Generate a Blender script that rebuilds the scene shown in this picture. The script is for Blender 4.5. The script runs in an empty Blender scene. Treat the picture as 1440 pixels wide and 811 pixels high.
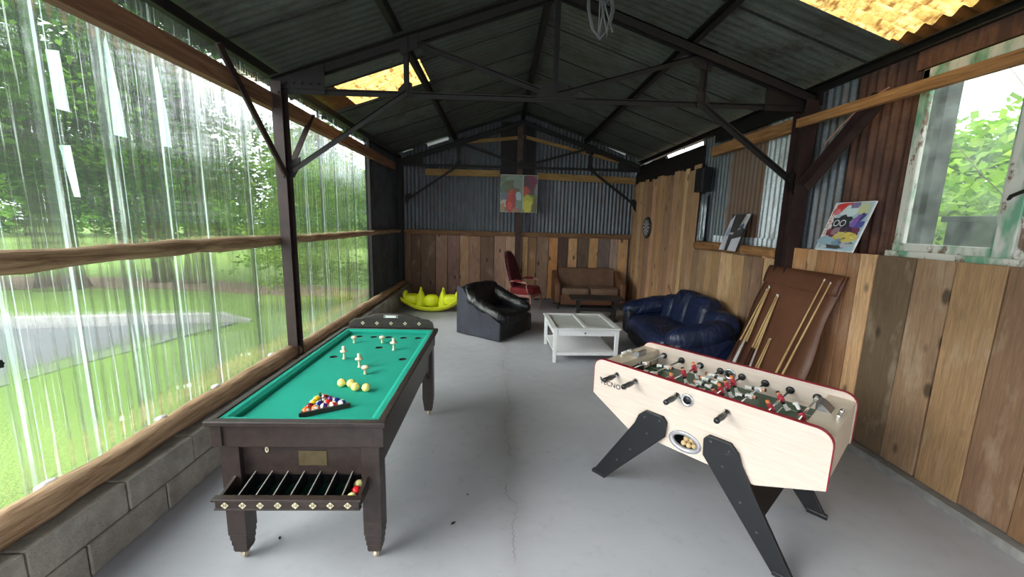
import bpy, bmesh, math, random
import numpy as np
from mathutils import Vector, Matrix, Euler
PI = math.pi
S = bpy.context.scene
COL = S.collection
def R(d): return d * PI / 180
def srgb(r, g, b):
    f = lambda c: (c/255/12.92) if c/255 <= .04045 else ((c/255+.055)/1.055)**2.4
    return (f(r), f(g), f(b))
# ---------------------------------------------------------------- materials
class NT:
    def __init__(s, name):
        s.m = bpy.data.materials.new(name); s.m.use_nodes = True
        s.t = s.m.node_tree; s.n = s.t.nodes; s.l = s.t.links
        s.n.clear(); s.out = s.n.new('ShaderNodeOutputMaterial')
    def node(s, ty, **kw):
        n = s.n.new(ty)
        for k, v in kw.items():
            if k[0] == '_': setattr(n, k[1:], v)
            else:
                key = k.replace('__', ' ')
                s.set(n.inputs[int(key[1:])] if key[0] == 'i' and key[1:].isdigit() else n.inputs[key], v)
        return n
    def set(s, sock, v):
        if isinstance(v, bpy.types.NodeSocket): s.l.new(v, sock)
        elif isinstance(v, bpy.types.Node): s.l.new(v.outputs[0], sock)
        else:
            if isinstance(v, tuple) and len(v) == 3 and sock.type == 'RGBA': v = v + (1,)
            sock.default_value = v
    def coords(s, scale=(1,1,1), kind='Object', rot=(0,0,0), add=None):
        tc = s.node('ShaderNodeTexCoord')
        src = tc.outputs[kind]
        if add is not None:
            a = s.node('ShaderNodeVectorMath', _operation='ADD'); s.set(a.inputs[0], src); s.set(a.inputs[1], add); src = a.outputs[0]
        mp = s.node('ShaderNodeMapping'); s.set(mp.inputs[0], src)
        mp.inputs['Scale'].default_value = scale; mp.inputs['Rotation'].default_value = rot
        return mp.outputs[0]
    def noise(s, vec, scale=5, detail=4, rough=.55, dist=0):
        n = s.node('ShaderNodeTexNoise', Scale=float(scale), Detail=float(detail), Roughness=float(rough), Distortion=float(dist))
        s.set(n.inputs['Vector'], vec); return n.outputs['Fac']
    def ramp(s, fac, stops):
        r = s.node('ShaderNodeValToRGB'); s.set(r.inputs[0], fac)
        e = r.color_ramp.elements
        while len(e) < len(stops): e.new(.5)
        for i, (p, c) in enumerate(stops):
            e[i].position = p
            e[i].color = (c, c, c, 1) if isinstance(c, (int, float)) else tuple(c) + (1,)
        return r.outputs[0]
    def mix(s, fac, a, b, mode='MIX'):
        m = s.node('ShaderNodeMix', _data_type='RGBA', _blend_type=mode)
        s.set(m.inputs[0], fac); s.set(m.inputs[6], a); s.set(m.inputs[7], b); return m.outputs[2]
    def math(s, op, a, b=0.0):
        m = s.node('ShaderNodeMath', _operation=op); s.set(m.inputs[0], a); s.set(m.inputs[1], b); return m.outputs[0]
    def bump(s, h, strength=.3, dist=.01, normal=None):
        b = s.node('ShaderNodeBump', Strength=float(strength), Distance=float(dist)); s.set(b.inputs['Height'], h)
        if normal is not None: s.set(b.inputs['Normal'], normal)
        return b.outputs[0]
    def principled(s, col, rough=.5, metal=0., bump=None, **kw):
        p = s.node('ShaderNodeBsdfPrincipled')
        s.set(p.inputs['Base Color'], col); s.set(p.inputs['Roughness'], rough); s.set(p.inputs['Metallic'], metal)
        if bump is not None: s.set(p.inputs['Normal'], bump)
        for k, v in kw.items(): s.set(p.inputs[k.replace('__', ' ')], v)
        return p
    def finish(s, sh):
        s.l.new(sh.outputs[0] if isinstance(sh, bpy.types.Node) else sh, s.out.inputs[0]); return s.m
_mc = {}
def plain(name, col, rough=.5, metal=0., var=.12, scale=30, bump=0., **kw):
    """a surface with faint procedural mottling"""
    if name in _mc: return _mc[name]
    t = NT(name); v = t.coords()
    n = t.noise(v, scale, 3)
    dark = tuple(c*(1-var) for c in col); light = tuple(min(1, c*(1+var)) for c in col)
    c = t.ramp(n, [(.3, dark), (.7, light)])
    b = t.bump(n, bump, .004) if bump else None
    _mc[name] = t.finish(t.principled(c, rough, metal, b, **kw)); return _mc[name]
def plank_mat(name='weathered_planks', rough=.8):
    t = NT(name)
    at0 = t.node('ShaderNodeAttribute', _attribute_name='col').outputs['Color']
    at = t.mix(1., at0, (1.24, 1.13, 1.06), 'MULTIPLY')
    off = t.node('ShaderNodeVectorMath', _operation='SCALE'); t.set(off.inputs[0], at); off.inputs['Scale'].default_value = 37.
    v = t.coords((14, 14, 1.1), add=off.outputs[0])
    g = t.noise(v, 3.0, 7, .62, .6)
    v2 = t.coords((60, 60, 2.2), add=off.outputs[0]); g2 = t.noise(v2, 2.5, 3, .6)
    v3 = t.coords((3.2, 3.2, 1.2), add=off.outputs[0]); st = t.noise(v3, 1.6, 4, .6)
    c = t.mix(t.ramp(g, [(.27, 0.), (.6, 1.)]), t.mix(.34, at, (.06, .04, .025)), at)
    c = t.mix(t.math('MULTIPLY', t.ramp(g2, [(.42, 1.), (.6, 0.)]), .28), c, (.07, .045, .028))
    c = t.mix(t.math('MULTIPLY', t.ramp(st, [(.28, 1.), (.44, 0.)]), .45), c, (.06, .045, .035))
    c = t.mix(t.math('MULTIPLY', t.ramp(st, [(.55, 0.), (.75, 1.)]), .4), c, (.62, .49, .36))
    # knots
    vk = t.coords((6, 6, 2.9), add=off.outputs[0])
    vo = t.node('ShaderNodeTexVoronoi', Scale=.8); t.set(vo.inputs['Vector'], vk)
    k = t.ramp(vo.outputs['Distance'], [(.09, 1.), (.17, 0.)])
    c = t.mix(t.math('MULTIPLY', k, .8), c, (.03, .018, .01))
    b = t.bump(g, .5, .004)
    return t.finish(t.principled(c, rough, 0., b))
def log_mat(name, a, b_, axis):
    t = NT(name); sc = [16, 16, 16]; sc[axis] = 1.0
    v = t.coords(tuple(sc)); g = t.noise(v, 2.2, 7, .65, .8)
    big = t.noise(t.coords(tuple(3 if i != axis else .8 for i in range(3))), 2, 3)
    c = t.ramp(g, [(.25, tuple(x*.3 for x in a)), (.45, a), (.7, b_)])
    c = t.mix(t.ramp(big, [(.35, .3), (.55, 0.)]), c, tuple(x*.5 for x in a))
    return t.finish(t.principled(c, .78, 0., t.bump(g, .8, .008)))
def corr_mat(name, a, b_, rust=None, rustamt=.5, rough=.5, metal=.55, vert='z', sheet=False):
    t = NT(name)
    sc = {'z': (9, 9, .8), 'x': (.8, 9, 9), 'y': (9, .8, 9)}[vert]
    n1 = t.noise(t.coords(sc), 2.4, 6, .65); n2 = t.noise(t.coords(), 3.1, 6, .65); n3 = t.noise(t.coords(), 46, 3, .6)
    c = t.mix(t.ramp(n1, [(.3, 0.), (.7, 1.)]), a, b_)
    c = t.mix(t.math('MULTIPLY', t.ramp(n3, [(.5, 0.), (.7, 1.)]), .35), c, tuple(min(1, x*1.5) for x in b_))
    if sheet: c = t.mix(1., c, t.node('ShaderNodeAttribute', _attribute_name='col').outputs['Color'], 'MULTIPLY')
    if rust:
        f = t.math('ADD', t.math('MULTIPLY', n1, .6), t.math('MULTIPLY', n2, .5))
        f = t.ramp(f, [(.62-rustamt*.3, 0.), (.78-rustamt*.3, 1.)])
        c = t.mix(f, c, rust)
        metal = t.math('MULTIPLY', t.math('SUBTRACT', 1., f), metal)
    return t.finish(t.principled(c, rough, metal, t.bump(n2, .25, .01)))
def leather(name, col, rough=.32, wr=.5, scale=5.0, var=.25):
    t = NT(name)
    w = t.noise(t.coords((1, 1, .55)), scale, 5, .55, 1.2); f = t.noise(t.coords(), 160, 2)
    big = t.noise(t.coords(), 3, 3)
    c = t.ramp(big, [(.3, tuple(x*(1-var) for x in col)), (.7, tuple(x*(1+var) for x in col))])
    rr = t.ramp(w, [(.3, rough), (.7, min(1, rough*1.45))])
    b = t.bump(f, .12, .002, t.bump(w, wr, .05))
    return t.finish(t.principled(c, rr, 0., b))
# ---------------------------------------------------------------- mesh builder
class MB:
    def __init__(s): s.v = []; s.f = []; s.mi = []; s.c = []; s.sm = []
    def add(s, vs, fs, mi=0, col=None, smooth=False, M=None):
        o = len(s.v)
        for p in vs:
            p = Vector(p)
            if M is not None: p = M @ p
            s.v.append((p.x, p.y, p.z))
        for f in fs:
            s.f.append([i+o for i in f]); s.mi.append(mi); s.c.append(col or (1, 1, 1)); s.sm.append(smooth)
        return s
    def box(s, c, d, mi=0, col=None, M=None, taper=None):
        x, y, z = c; a, b, h = d[0]/2, d[1]/2, d[2]/2
        tx, ty = taper or (1, 1)
        vs = [(x-a*tx, y-b*ty, z-h), (x+a*tx, y-b*ty, z-h), (x+a*tx, y+b*ty, z-h), (x-a*tx, y+b*ty, z-h),
              (x-a, y-b, z+h), (x+a, y-b, z+h), (x+a, y+b, z+h), (x-a, y+b, z+h)]
        return s.add(vs, [(0,3,2,1),(4,5,6,7),(0,1,5,4),(1,2,6,5),(2,3,7,6),(3,0,4,7)], mi, col, False, M)
    def bar(s, p0, p1, w, h, mi=0, col=None, up=(0,0,1)):
        p0, p1 = Vector(p0), Vector(p1); d = p1-p0; L = d.length; z = d.normalized()
        u = Vector(up)
        if abs(z.dot(u)) > .98: u = Vector((0,1,0))
        x = u.cross(z).normalized(); y = z.cross(x)
        M = Matrix((x, y, z)).transposed().to_4x4(); M.translation = (p0+p1)/2
        return s.box((0,0,0), (w, h, L), mi, col, M)
    def lbar(s, p0, p1, w=.06, t=.008, mi=0, up=(0,0,1)):
        p0, p1 = Vector(p0), Vector(p1); z = (p1-p0).normalized(); u = Vector(up)
        if abs(z.dot(u)) > .98: u = Vector((0,1,0))
        x = u.cross(z).normalized(); y = z.cross(x)
        s.bar(p0, p1, w, t, mi, None, up); off = x*(w/2-t/2)+y*(-w/2+t/2)
        return s.bar(p0+off, p1+off, t, w, mi, None, up)
    def tube(s, pts, r, n=12, mi=0, col=None, caps=True, smooth=True, jit=0., rng=None):
        pts = [Vector(p) for p in pts]
        rs = r if isinstance(r, (list, tuple)) else [r]*len(pts)
        vs = []; fs = []; prev = None
        for i, p in enumerate(pts):
            d = (pts[min(i+1, len(pts)-1)]-pts[max(i-1, 0)]).normalized()
            if prev is None:
                u = Vector((0,0,1)) if abs(d.z) < .9 else Vector((1,0,0))
                x = u.cross(d).normalized()
            else: x = (prev - d*prev.dot(d)).normalized()
            prev = x; y = d.cross(x)
            for k in range(n):
                a = 2*PI*k/n; rr = rs[i]*(1+(rng.uniform(-jit, jit) if rng else 0))
                vs.append(p+x*math.cos(a)*rr+y*math.sin(a)*rr)
        for i in range(len(pts)-1):
            for k in range(n):
                fs.append((i*n+k, i*n+(k+1) % n, (i+1)*n+(k+1) % n, (i+1)*n+k))
        s.add(vs, fs, mi, col, smooth)
        if caps:
            o = len(s.v)-len(vs)
            s.f.append([o+k for k in range(n)][::-1]); s.f.append([o+(len(pts)-1)*n+k for k in range(n)])
            for _ in (0,1): s.mi.append(mi); s.c.append(col or (1,1,1)); s.sm.append(False)
        return s
    def cyl(s, p0, p1, r0, r1=None, n=20, mi=0, col=None):
        return s.tube([p0, p1], [r0, r0 if r1 is None else r1], n, mi, col)
    def lathe(s, prof, c=(0,0,0), n=24, mi=0, col=None, M=None, smooth=True, caps=True):
        vs = []; fs = []
        for r, z in prof:
            for k in range(n):
                a = 2*PI*k/n; vs.append((c[0]+r*math.cos(a), c[1]+r*math.sin(a), c[2]+z))
        m = len(prof)
        for i in range(m-1):
            for k in range(n): fs.append((i*n+k, i*n+(k+1) % n, (i+1)*n+(k+1) % n, (i+1)*n+k))
        if caps and prof[0][0] > 1e-6: fs.append(tuple(range(n))[::-1])
        if caps and prof[-1][0] > 1e-6: fs.append(tuple((m-1)*n+k for k in range(n)))
        return s.add(vs, fs, mi, col, smooth, M)
    def prism(s, poly, t0, t1, plane='xz', mi=0, col=None, M=None, smooth=False):
        mp = {'xz': lambda a, b, t: (a, t, b), 'xy': lambda a, b, t: (a, b, t), 'yz': lambda a, b, t: (t, a, b)}[plane]
        n = len(poly); vs = [mp(a, b, t0) for a, b in poly]+[mp(a, b, t1) for a, b in poly]
        fs = [tuple(range(n))[::-1], tuple(range(n, 2*n))]+[(i, (i+1) % n, n+(i+1) % n, n+i) for i in range(n)]
        return s.add(vs, fs, mi, col, smooth, M)
    def sphere(s, c, r, n=16, mi=0, col=None, sc=(1,1,1)):
        prof = [(max(1e-7, r*math.sin(PI*i/n)), -r*math.cos(PI*i/n)) for i in range(n+1)]
        M = Matrix.Translation(c) @ Matrix.Diagonal((*sc, 1))
        return s.lathe(prof, (0,0,0), 2*n if n < 12 else 24, mi, col, M)
    def sq(s, c, d, e1=.35, e2=.35, n=20, mi=0, M=None, fn=None):
        """superellipsoid cushion; fn(u,v,w)->(u,v,w) deforms in unit coordinates"""
        pw = lambda a, e: math.copysign(abs(a)**e, a)
        vs = []; fs = []; m = 2*n
        for i in range(n+1):
            ph = -PI/2+PI*i/n
            for k in range(m):
                th = 2*PI*k/m
                p = [pw(math.cos(ph), e1)*pw(math.cos(th), e2), pw(math.cos(ph), e1)*pw(math.sin(th), e2), pw(math.sin(ph), e1)]
                if fn: p = fn(*p)
                vs.append((c[0]+p[0]*d[0]/2, c[1]+p[1]*d[1]/2, c[2]+p[2]*d[2]/2))
        for i in range(n):
            for k in range(m): fs.append((i*m+k, i*m+(k+1) % m, (i+1)*m+(k+1) % m, (i+1)*m+k))
        return s.add(vs, fs, mi, None, True, M)
    def grid(s, fn, nu, nv, mi=0, col=None, smooth=True, M=None, flip=False):
        vs = [fn(i/nu, j/nv) for i in range(nu+1) for j in range(nv+1)]
        fs = [(i*(nv+1)+j, (i+1)*(nv+1)+j, (i+1)*(nv+1)+j+1, i*(nv+1)+j+1) for i in range(nu) for j in range(nv)]
        if flip: fs = [f[::-1] for f in fs]
        return s.add(vs, fs, mi, col, smooth, M)
    def build(s, name, mats, parent=None, bevel=0., seg=2, loc=None, rot=None, solid=0., sub=0):
        me = bpy.data.meshes.new(name); me.from_pydata(s.v, [], s.f)
        if not isinstance(mats, (list, tuple)): mats = [mats]
        for m in mats: me.materials.append(m)
        me.polygons.foreach_set('material_index', s.mi); me.polygons.foreach_set('use_smooth', s.sm)
        if any(c != (1,1,1) for c in s.c):
            ca = me.color_attributes.new('col', 'FLOAT_COLOR', 'CORNER'); arr = []
            for p in me.polygons: arr += list(s.c[p.index][:3])+[1.] if p.loop_total == 1 else (list(s.c[p.index][:3])+[1.])*p.loop_total
            ca.data.foreach_set('color', arr)
        me.update()
        o = bpy.data.objects.new(name, me); COL.objects.link(o)
        if parent: o.parent = parent
        if loc: o.location = loc
        if rot: o.rotation_euler = rot
        if solid: md = o.modifiers.new('s', 'SOLIDIFY'); md.thickness = solid; md.offset = 0
        if bevel:
            md = o.modifiers.new('b', 'BEVEL'); md.width = bevel; md.segments = seg; md.limit_method = 'ANGLE'; md.angle_limit = R(40)
        if sub: md = o.modifiers.new('u', 'SUBSURF'); md.levels = md.render_levels = sub
        return o
def wrinkle(o, strength=.02, scale=.12, levels=1):
    s_ = o.modifiers.new('u', 'SUBSURF'); s_.levels = s_.render_levels = levels
    tx = bpy.data.textures.new('folds', 'CLOUDS'); tx.noise_scale = scale; tx.noise_depth = 2
    d = o.modifiers.new('d', 'DISPLACE'); d.texture = tx; d.strength = strength; d.mid_level = .5; d.texture_coords = 'LOCAL'
def tag(o, label, cat, group=None, kind=None):
    o['label'] = label; o['category'] = cat
    if group: o['group'] = group
    if kind: o['kind'] = kind
    return o
def struct(o, label=None):
    o['kind'] = 'structure'
    if label: o['label'] = label
    return o
def empty(name, loc=(0,0,0), rz=0., rot=None):
    o = bpy.data.objects.new(name, None); COL.objects.link(o); o.location = loc; o.rotation_euler = rot or (0,0,rz)
    o.empty_display_size = .1
    return o
def copy_tree(o, parent=None):
    c = o.copy(); COL.objects.link(c); c.parent = parent
    for ch in list(o.children): copy_tree(ch, c)
    return c
def text(name, body, size, mat, parent=None, loc=(0,0,0), rot=(0,0,0), ext=.0006, align='CENTER'):
    cu = bpy.data.curves.new(name, 'FONT'); cu.body = body; cu.size = size; cu.extrude = ext
    cu.offset = size*.012; cu.align_x = align; cu.align_y = 'CENTER'; cu.materials.append(mat); cu.resolution_u = 3
    tmp = bpy.data.objects.new('tmp_text', cu); COL.objects.link(tmp)
    me = bpy.data.meshes.new_from_object(tmp.evaluated_get(bpy.context.evaluated_depsgraph_get())); bpy.data.objects.remove(tmp); bpy.data.curves.remove(cu)
    o = bpy.data.objects.new(name, me); COL.objects.link(o); o.parent = parent; o.location = loc; o.rotation_euler = rot
    return o
# ---------------------------------------------------------------- shared materials
M_plank = plank_mat()
M_log = log_mat('peeled_log', srgb(146,114,84), srgb(196,166,132), 1)
M_beam = log_mat('old_beam', srgb(120,82,58), srgb(150,110,82), 1)
M_batten = log_mat('batten_wood', srgb(150,104,62), srgb(186,138,88), 1)
M_railx = log_mat('timber_rail', srgb(120,86,56), srgb(160,122,86), 0)
M_railx2 = log_mat('timber_plate', srgb(150,116,66), srgb(178,142,88), 0)
M_steel = plain('brown_painted_steel', srgb(50,34,32), .55, .1, .35, 9, .3)
M_steel_dk = plain('dark_steel', srgb(26,21,20), .6, .2, .35, 9, .3)
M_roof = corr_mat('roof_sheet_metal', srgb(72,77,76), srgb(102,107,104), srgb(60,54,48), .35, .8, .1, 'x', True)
M_silver = corr_mat('galvanised_sheet', srgb(140,148,154), srgb(204,210,214), srgb(112,92,78), .15, .42, .55)
M_bluegrey = corr_mat('bluegrey_sheet', srgb(72,77,84), srgb(112,118,124), srgb(90,70,58), .2, .45, .5)
M_brownsheet = corr_mat('brownish_sheet', srgb(92,86,82), srgb(126,118,112), srgb(106,80,62), .75, .6, .3)
M_rustsheet = corr_mat('rusted_sheet', srgb(92,60,46), srgb(120,82,62), srgb(66,42,36), .6, .8, .05)
M_darksheet = corr_mat('dark_sheet', srgb(62,70,78), srgb(98,108,116), srgb(54,46,42), .4, .55, .4)
M_black = plain('black_satin', (.012,.012,.014), .35)
M_chrome = plain('chrome', (.75,.76,.78), .12, 1., .05, 10)
# ================================================================ CAMERA (ultra-wide, tilted down and slightly rolled)
_f = 563.
def _cam():
    vp = (703, 312); sl = .025
    Y = np.array([vp[0]-720., -(vp[1]-405.5), -_f]); Y /= np.linalg.norm(Y)
    P = np.array([vp[0]+1000-720., -(vp[1]+1000*sl-405.5), -_f])
    Z = np.cross(P, Y); Z /= np.linalg.norm(Z)
    if Z[1] < 0: Z = -Z
    X = np.cross(Y, Z)
    cd = bpy.data.cameras.new('camera'); co = bpy.data.objects.new('camera', cd); COL.objects.link(co)
    cd.sensor_width = 36; cd.lens = _f/1440*36; cd.clip_start = .05; cd.clip_end = 400
    M = Matrix([list(X)+[0], list(Y)+[0], list(Z)+[1.9], [0,0,0,1]]); co.matrix_world = M
    S.camera = co
_cam()
S.view_settings.view_transform = 'Standard'; S.view_settings.look = 'None'; S.view_settings.gamma = 1
S.view_settings.use_curve_mapping = False; S.view_settings.exposure = 2.15
# overcast sky
w = bpy.data.worlds.new('overcast_sky'); S.world = w; w.use_nodes = True
wn = w.node_tree.nodes; wl = w.node_tree.links; wn.clear()
wo = wn.new('ShaderNodeOutputWorld'); bg = wn.new('ShaderNodeBackground'); bg.inputs[1].default_value = 1.0
tc = wn.new('ShaderNodeTexCoord'); nz = wn.new('ShaderNodeTexNoise'); nz.inputs['Scale'].default_value = 2.2; nz.inputs['Detail'].default_value = 5
cr = wn.new('ShaderNodeValToRGB'); cr.color_ramp.elements[0].color = (.80,.88,.97,1); cr.color_ramp.elements[1].color = (1.15,1.17,1.2,1)
cr.color_ramp.elements[0].position = .3; cr.color_ramp.elements[1].position = .7
wl.new(tc.outputs['Generated'], nz.inputs['Vector']); wl.new(nz.outputs['Fac'], cr.inputs[0]); wl.new(cr.outputs[0], bg.inputs[0]); wl.new(bg.outputs[0], wo.inputs[0])
sun = bpy.data.lights.new('sun', 'SUN'); sun.energy = 2.2; sun.angle = R(50); sun.color = (1,.98,.94)
so = bpy.data.objects.new('sun', sun); COL.objects.link(so); so.rotation_euler = Vector((.72, .35, -.62)).to_track_quat('-Z', 'Y').to_euler()
S.cycles.max_bounces = 10; S.cycles.transparent_max_bounces = 24; S.cycles.diffuse_bounces = 8; S.cycles.glossy_bounces = 4; S.cycles.transmission_bounces = 6
S.cycles.use_denoising = True; S.cycles.sample_clamp_indirect = 6
# ================================================================ ROOM SHELL
XL, XR, YB, YF = -2.38, 3.2, 9.72, -2.6  # YF: shell carried on unseen behind the camera to cut front light
AX, AZ, SL = .48, 4.35, .335          # ridge x, roof underside height, slope
def roofz(x): return AZ-SL*abs(x-AX)
def floor_mat():
    t = NT('painted_concrete')
    v = t.coords(); n1 = t.noise(v, .55, 5, .6); n2 = t.noise(v, 9, 5, .7); n3 = t.noise(v, 70, 2, .6)
    c = t.ramp(n1, [(.3, srgb(156,157,163)), (.7, srgb(177,178,184))])
    c = t.mix(t.math('MULTIPLY', t.ramp(n2, [(.55, 0.), (.75, 1.)]), .35), c, srgb(140,140,142))
    vo = t.node('ShaderNodeTexVoronoi', Scale=3.0); t.set(vo.inputs['Vector'], v)
    c = t.mix(t.math('MULTIPLY', t.ramp(vo.outputs['Distance'], [(.014, 1.), (.022, 0.)]), .75), c, srgb(60,56,52))
    # wandering hairline crack running down the room
    sx = t.node('ShaderNodeSeparateXYZ'); t.set(sx.inputs[0], v)
    wv = t.noise(t.coords((0, 1, 0)), 1.6, 6, .7)
    d = t.math('ABSOLUTE', t.math('SUBTRACT', t.math('SUBTRACT', sx.outputs[0], .12), t.math('MULTIPLY', t.math('SUBTRACT', wv, .5), .45)))
    ck = t.ramp(d, [(.0, 1.), (.006, 0.)]); hz = t.ramp(d, [(.0, 1.), (.11, 0.)])
    br = t.ramp(t.noise(t.coords((0, 1, 0)), 3, 3), [(.42, 0.), (.55, 1.)])
    c = t.mix(t.math('MULTIPLY', t.math('MULTIPLY', ck, br), .5), c, srgb(90,84,80))
    c = t.mix(t.math('MULTIPLY', hz, .16), c, srgb(120,112,108))
    return t.finish(t.principled(c, t.ramp(n2, [(.3, .42), (.7, .6)]), 0., t.bump(n3, .12, .003)))
M_floor = floor_mat()
struct(MB().box(((XL+XR)/2+.1, (YF-1.5+10.2)/2, -.06), (XR-XL+.5, 10.2-YF+1.5, .12)).build('floor', M_floor), 'pale grey painted concrete floor')
# --- roof: corrugated sheets (wave runs along y), separate slopes, openings for skylights
def corr_slope(sgn, y0, y1, xa, xb, off=0., pitch=.1, amp=.0035):
    """sgn -1 left slope, xa..xb horizontal extent"""
    n = max(8, int((y1-y0)/pitch*6)); vs = []; fs = []
    for i in range(n+1):
        y = y0+(y1-y0)*i/n; dz = amp*math.sin(2*PI*y/pitch)
        for x in (xa, xb): vs.append((x, y, roofz(x)+dz+off))
    for i in range(n): fs.append((2*i, 2*i+1, 2*i+3, 2*i+2))
    return vs, fs
def skylight_mat():
    t = NT('yellowed_fibreglass')
    n = t.noise(t.coords((1, 3, 1)), 7, 6, .7); n2 = t.noise(t.coords((6, 1.5, 6)), 3, 4, .6)
    c = t.ramp(n, [(.3, srgb(128,96,44)), (.5, srgb(166,138,76)), (.7, srgb(196,178,124))])
    c = t.mix(t.ramp(n2, [(.36, .9), (.5, 0.)]), c, srgb(96,62,28))
    tr = t.node('ShaderNodeBsdfTranslucent'); t.set(tr.inputs[0], c)
    df = t.node('ShaderNodeBsdfDiffuse'); t.set(df.inputs[0], c)
    tp = t.node('ShaderNodeBsdfTransparent'); t.set(tp.inputs[0], c)
    m1 = t.node('ShaderNodeMixShader'); t.set(m1.inputs[0], .15); t.l.new(tr.outputs[0], m1.inputs[1]); t.l.new(df.outputs[0], m1.inputs[2])
    m2 = t.node('ShaderNodeMixShader'); t.set(m2.inputs[0], .14); t.l.new(m1.outputs[0], m2.inputs[1]); t.l.new(tp.outputs[0], m2.inputs[2])
    return t.finish(m2)
M_sky = skylight_mat()
M_ambersheet = plain('amber_stained_fibreglass', srgb(120,70,28), .6, 0, .4, 12)
def slope(sgn, name):
    mb = MB(); random.seed(5 if sgn < 0 else 9)
    xo = XL-.25 if sgn < 0 else XR+.3
    rows = [(AX, AX+sgn*1.5), (AX+sgn*1.44, xo)]
    y = YF
    # sheets with lapped joints: each sheet a slightly different height
    edges = [YF]
    w_ = [.79, .86, .74, .83, .80]
    k = 0
    while edges[-1] < YB+.25: edges.append(min(YB+.3, edges[-1]+w_[k % 5])); k += 1
    if sgn < 0: hole = (5.36, 6.2, -2.6, -1.08)
    else: hole = (2.45, 3.55, 2.12, 3.5)
    for i in range(len(edges)-1):
        for r, (xa, xb) in enumerate(rows):
            off = .028+(.004 if i % 2 else 0)+(.0 if r else .008)
            a, b = edges[i]-.06, edges[i+1]+.06
            if r == 1:
                segs = []
                if b <= hole[0] or a >= hole[1]: segs = [(a, b, xa, xb)]
                else:
                    if a < hole[0]: segs.append((a, hole[0]+.02, xa, xb))
                    if b > hole[1]: segs.append((hole[1]-.02, b, xa, xb))
                    hx = hole[3] if sgn < 0 else hole[2]
                    if abs(hx-xa) > .05: segs.append((max(a, hole[0]), min(b, hole[1]), xa, hx-sgn*.04))
            else: segs = [(a, b, xa, xb)]
            for (p, q, x0, x1) in segs:
                if q-p > .05:
                    vs, fs = corr_slope(sgn, p, q, x0, x1, off); tone = random.uniform(.68, 1.12); mb.add(vs, fs, 0, (tone, tone, tone*.98), True); mb.bar((x0, q-.02, roofz(x0)+off-.012), (x1, q-.02, roofz(x1)+off-.012), .028, .006, 0, (.12,.12,.12))  # dark strip along each sheet edge paints in the lap shadow
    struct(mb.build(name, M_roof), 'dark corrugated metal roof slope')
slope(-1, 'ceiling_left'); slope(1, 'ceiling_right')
mb = MB(); vs, fs = corr_slope(-1, 5.28, 6.3, -.98, -2.12, .052); mb.add(vs, fs, 0, None, True)
tag(mb.build('skylight_panel', M_sky), 'yellowed translucent roof panel on the left slope beyond the truss', 'skylight')
mb = MB(); vs, fs = corr_slope(-1, 5.28, 6.3, -2.12, -2.62, .052); mb.add(vs, fs, 0, None, True)
struct(mb.build('ceiling_eave_sheet', M_ambersheet))
mb = MB(); vs, fs = corr_slope(1, 2.43, 3.57, 2.1, 3.24, .045, .13, .022); mb.add(vs, fs, 0, None, True)
tag(mb.build('skylight_panel', M_sky), 'large yellowed corrugated roof panel above the window at right', 'skylight')
mb = MB(); vs, fs = corr_slope(1, 2.43, 3.57, 3.24, 3.5, .045, .13, .022); mb.add(vs, fs, 0, None, True)
struct(mb.build('ceiling_eave_sheet', M_ambersheet))
# --- purlins
for i, (x, lab) in enumerate(((XL+.03, 'left eave purlin'), (-1.06, 'purlin half way up the left roof slope'), (AX, 'ridge purlin under the roof peak'), (1.94, 'purlin half way up the right roof slope'), (XR+.06, 'right eave purlin'))):
    mb = MB(); z = roofz(x)-.05
    mb.box((x, (YF+YB)/2, z), (.075, YB-YF, .012)); mb.box((x+.03, (YF+YB)/2, z-.03), (.012, YB-YF, .075)); mb.box((x, (YF+YB)/2, z-.07), (.06, YB-YF, .01))
    tag(mb.build('purlin', M_steel_dk), 'dark steel '+lab+' running the length of the shed', 'purlin', 'roof purlins')
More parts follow.
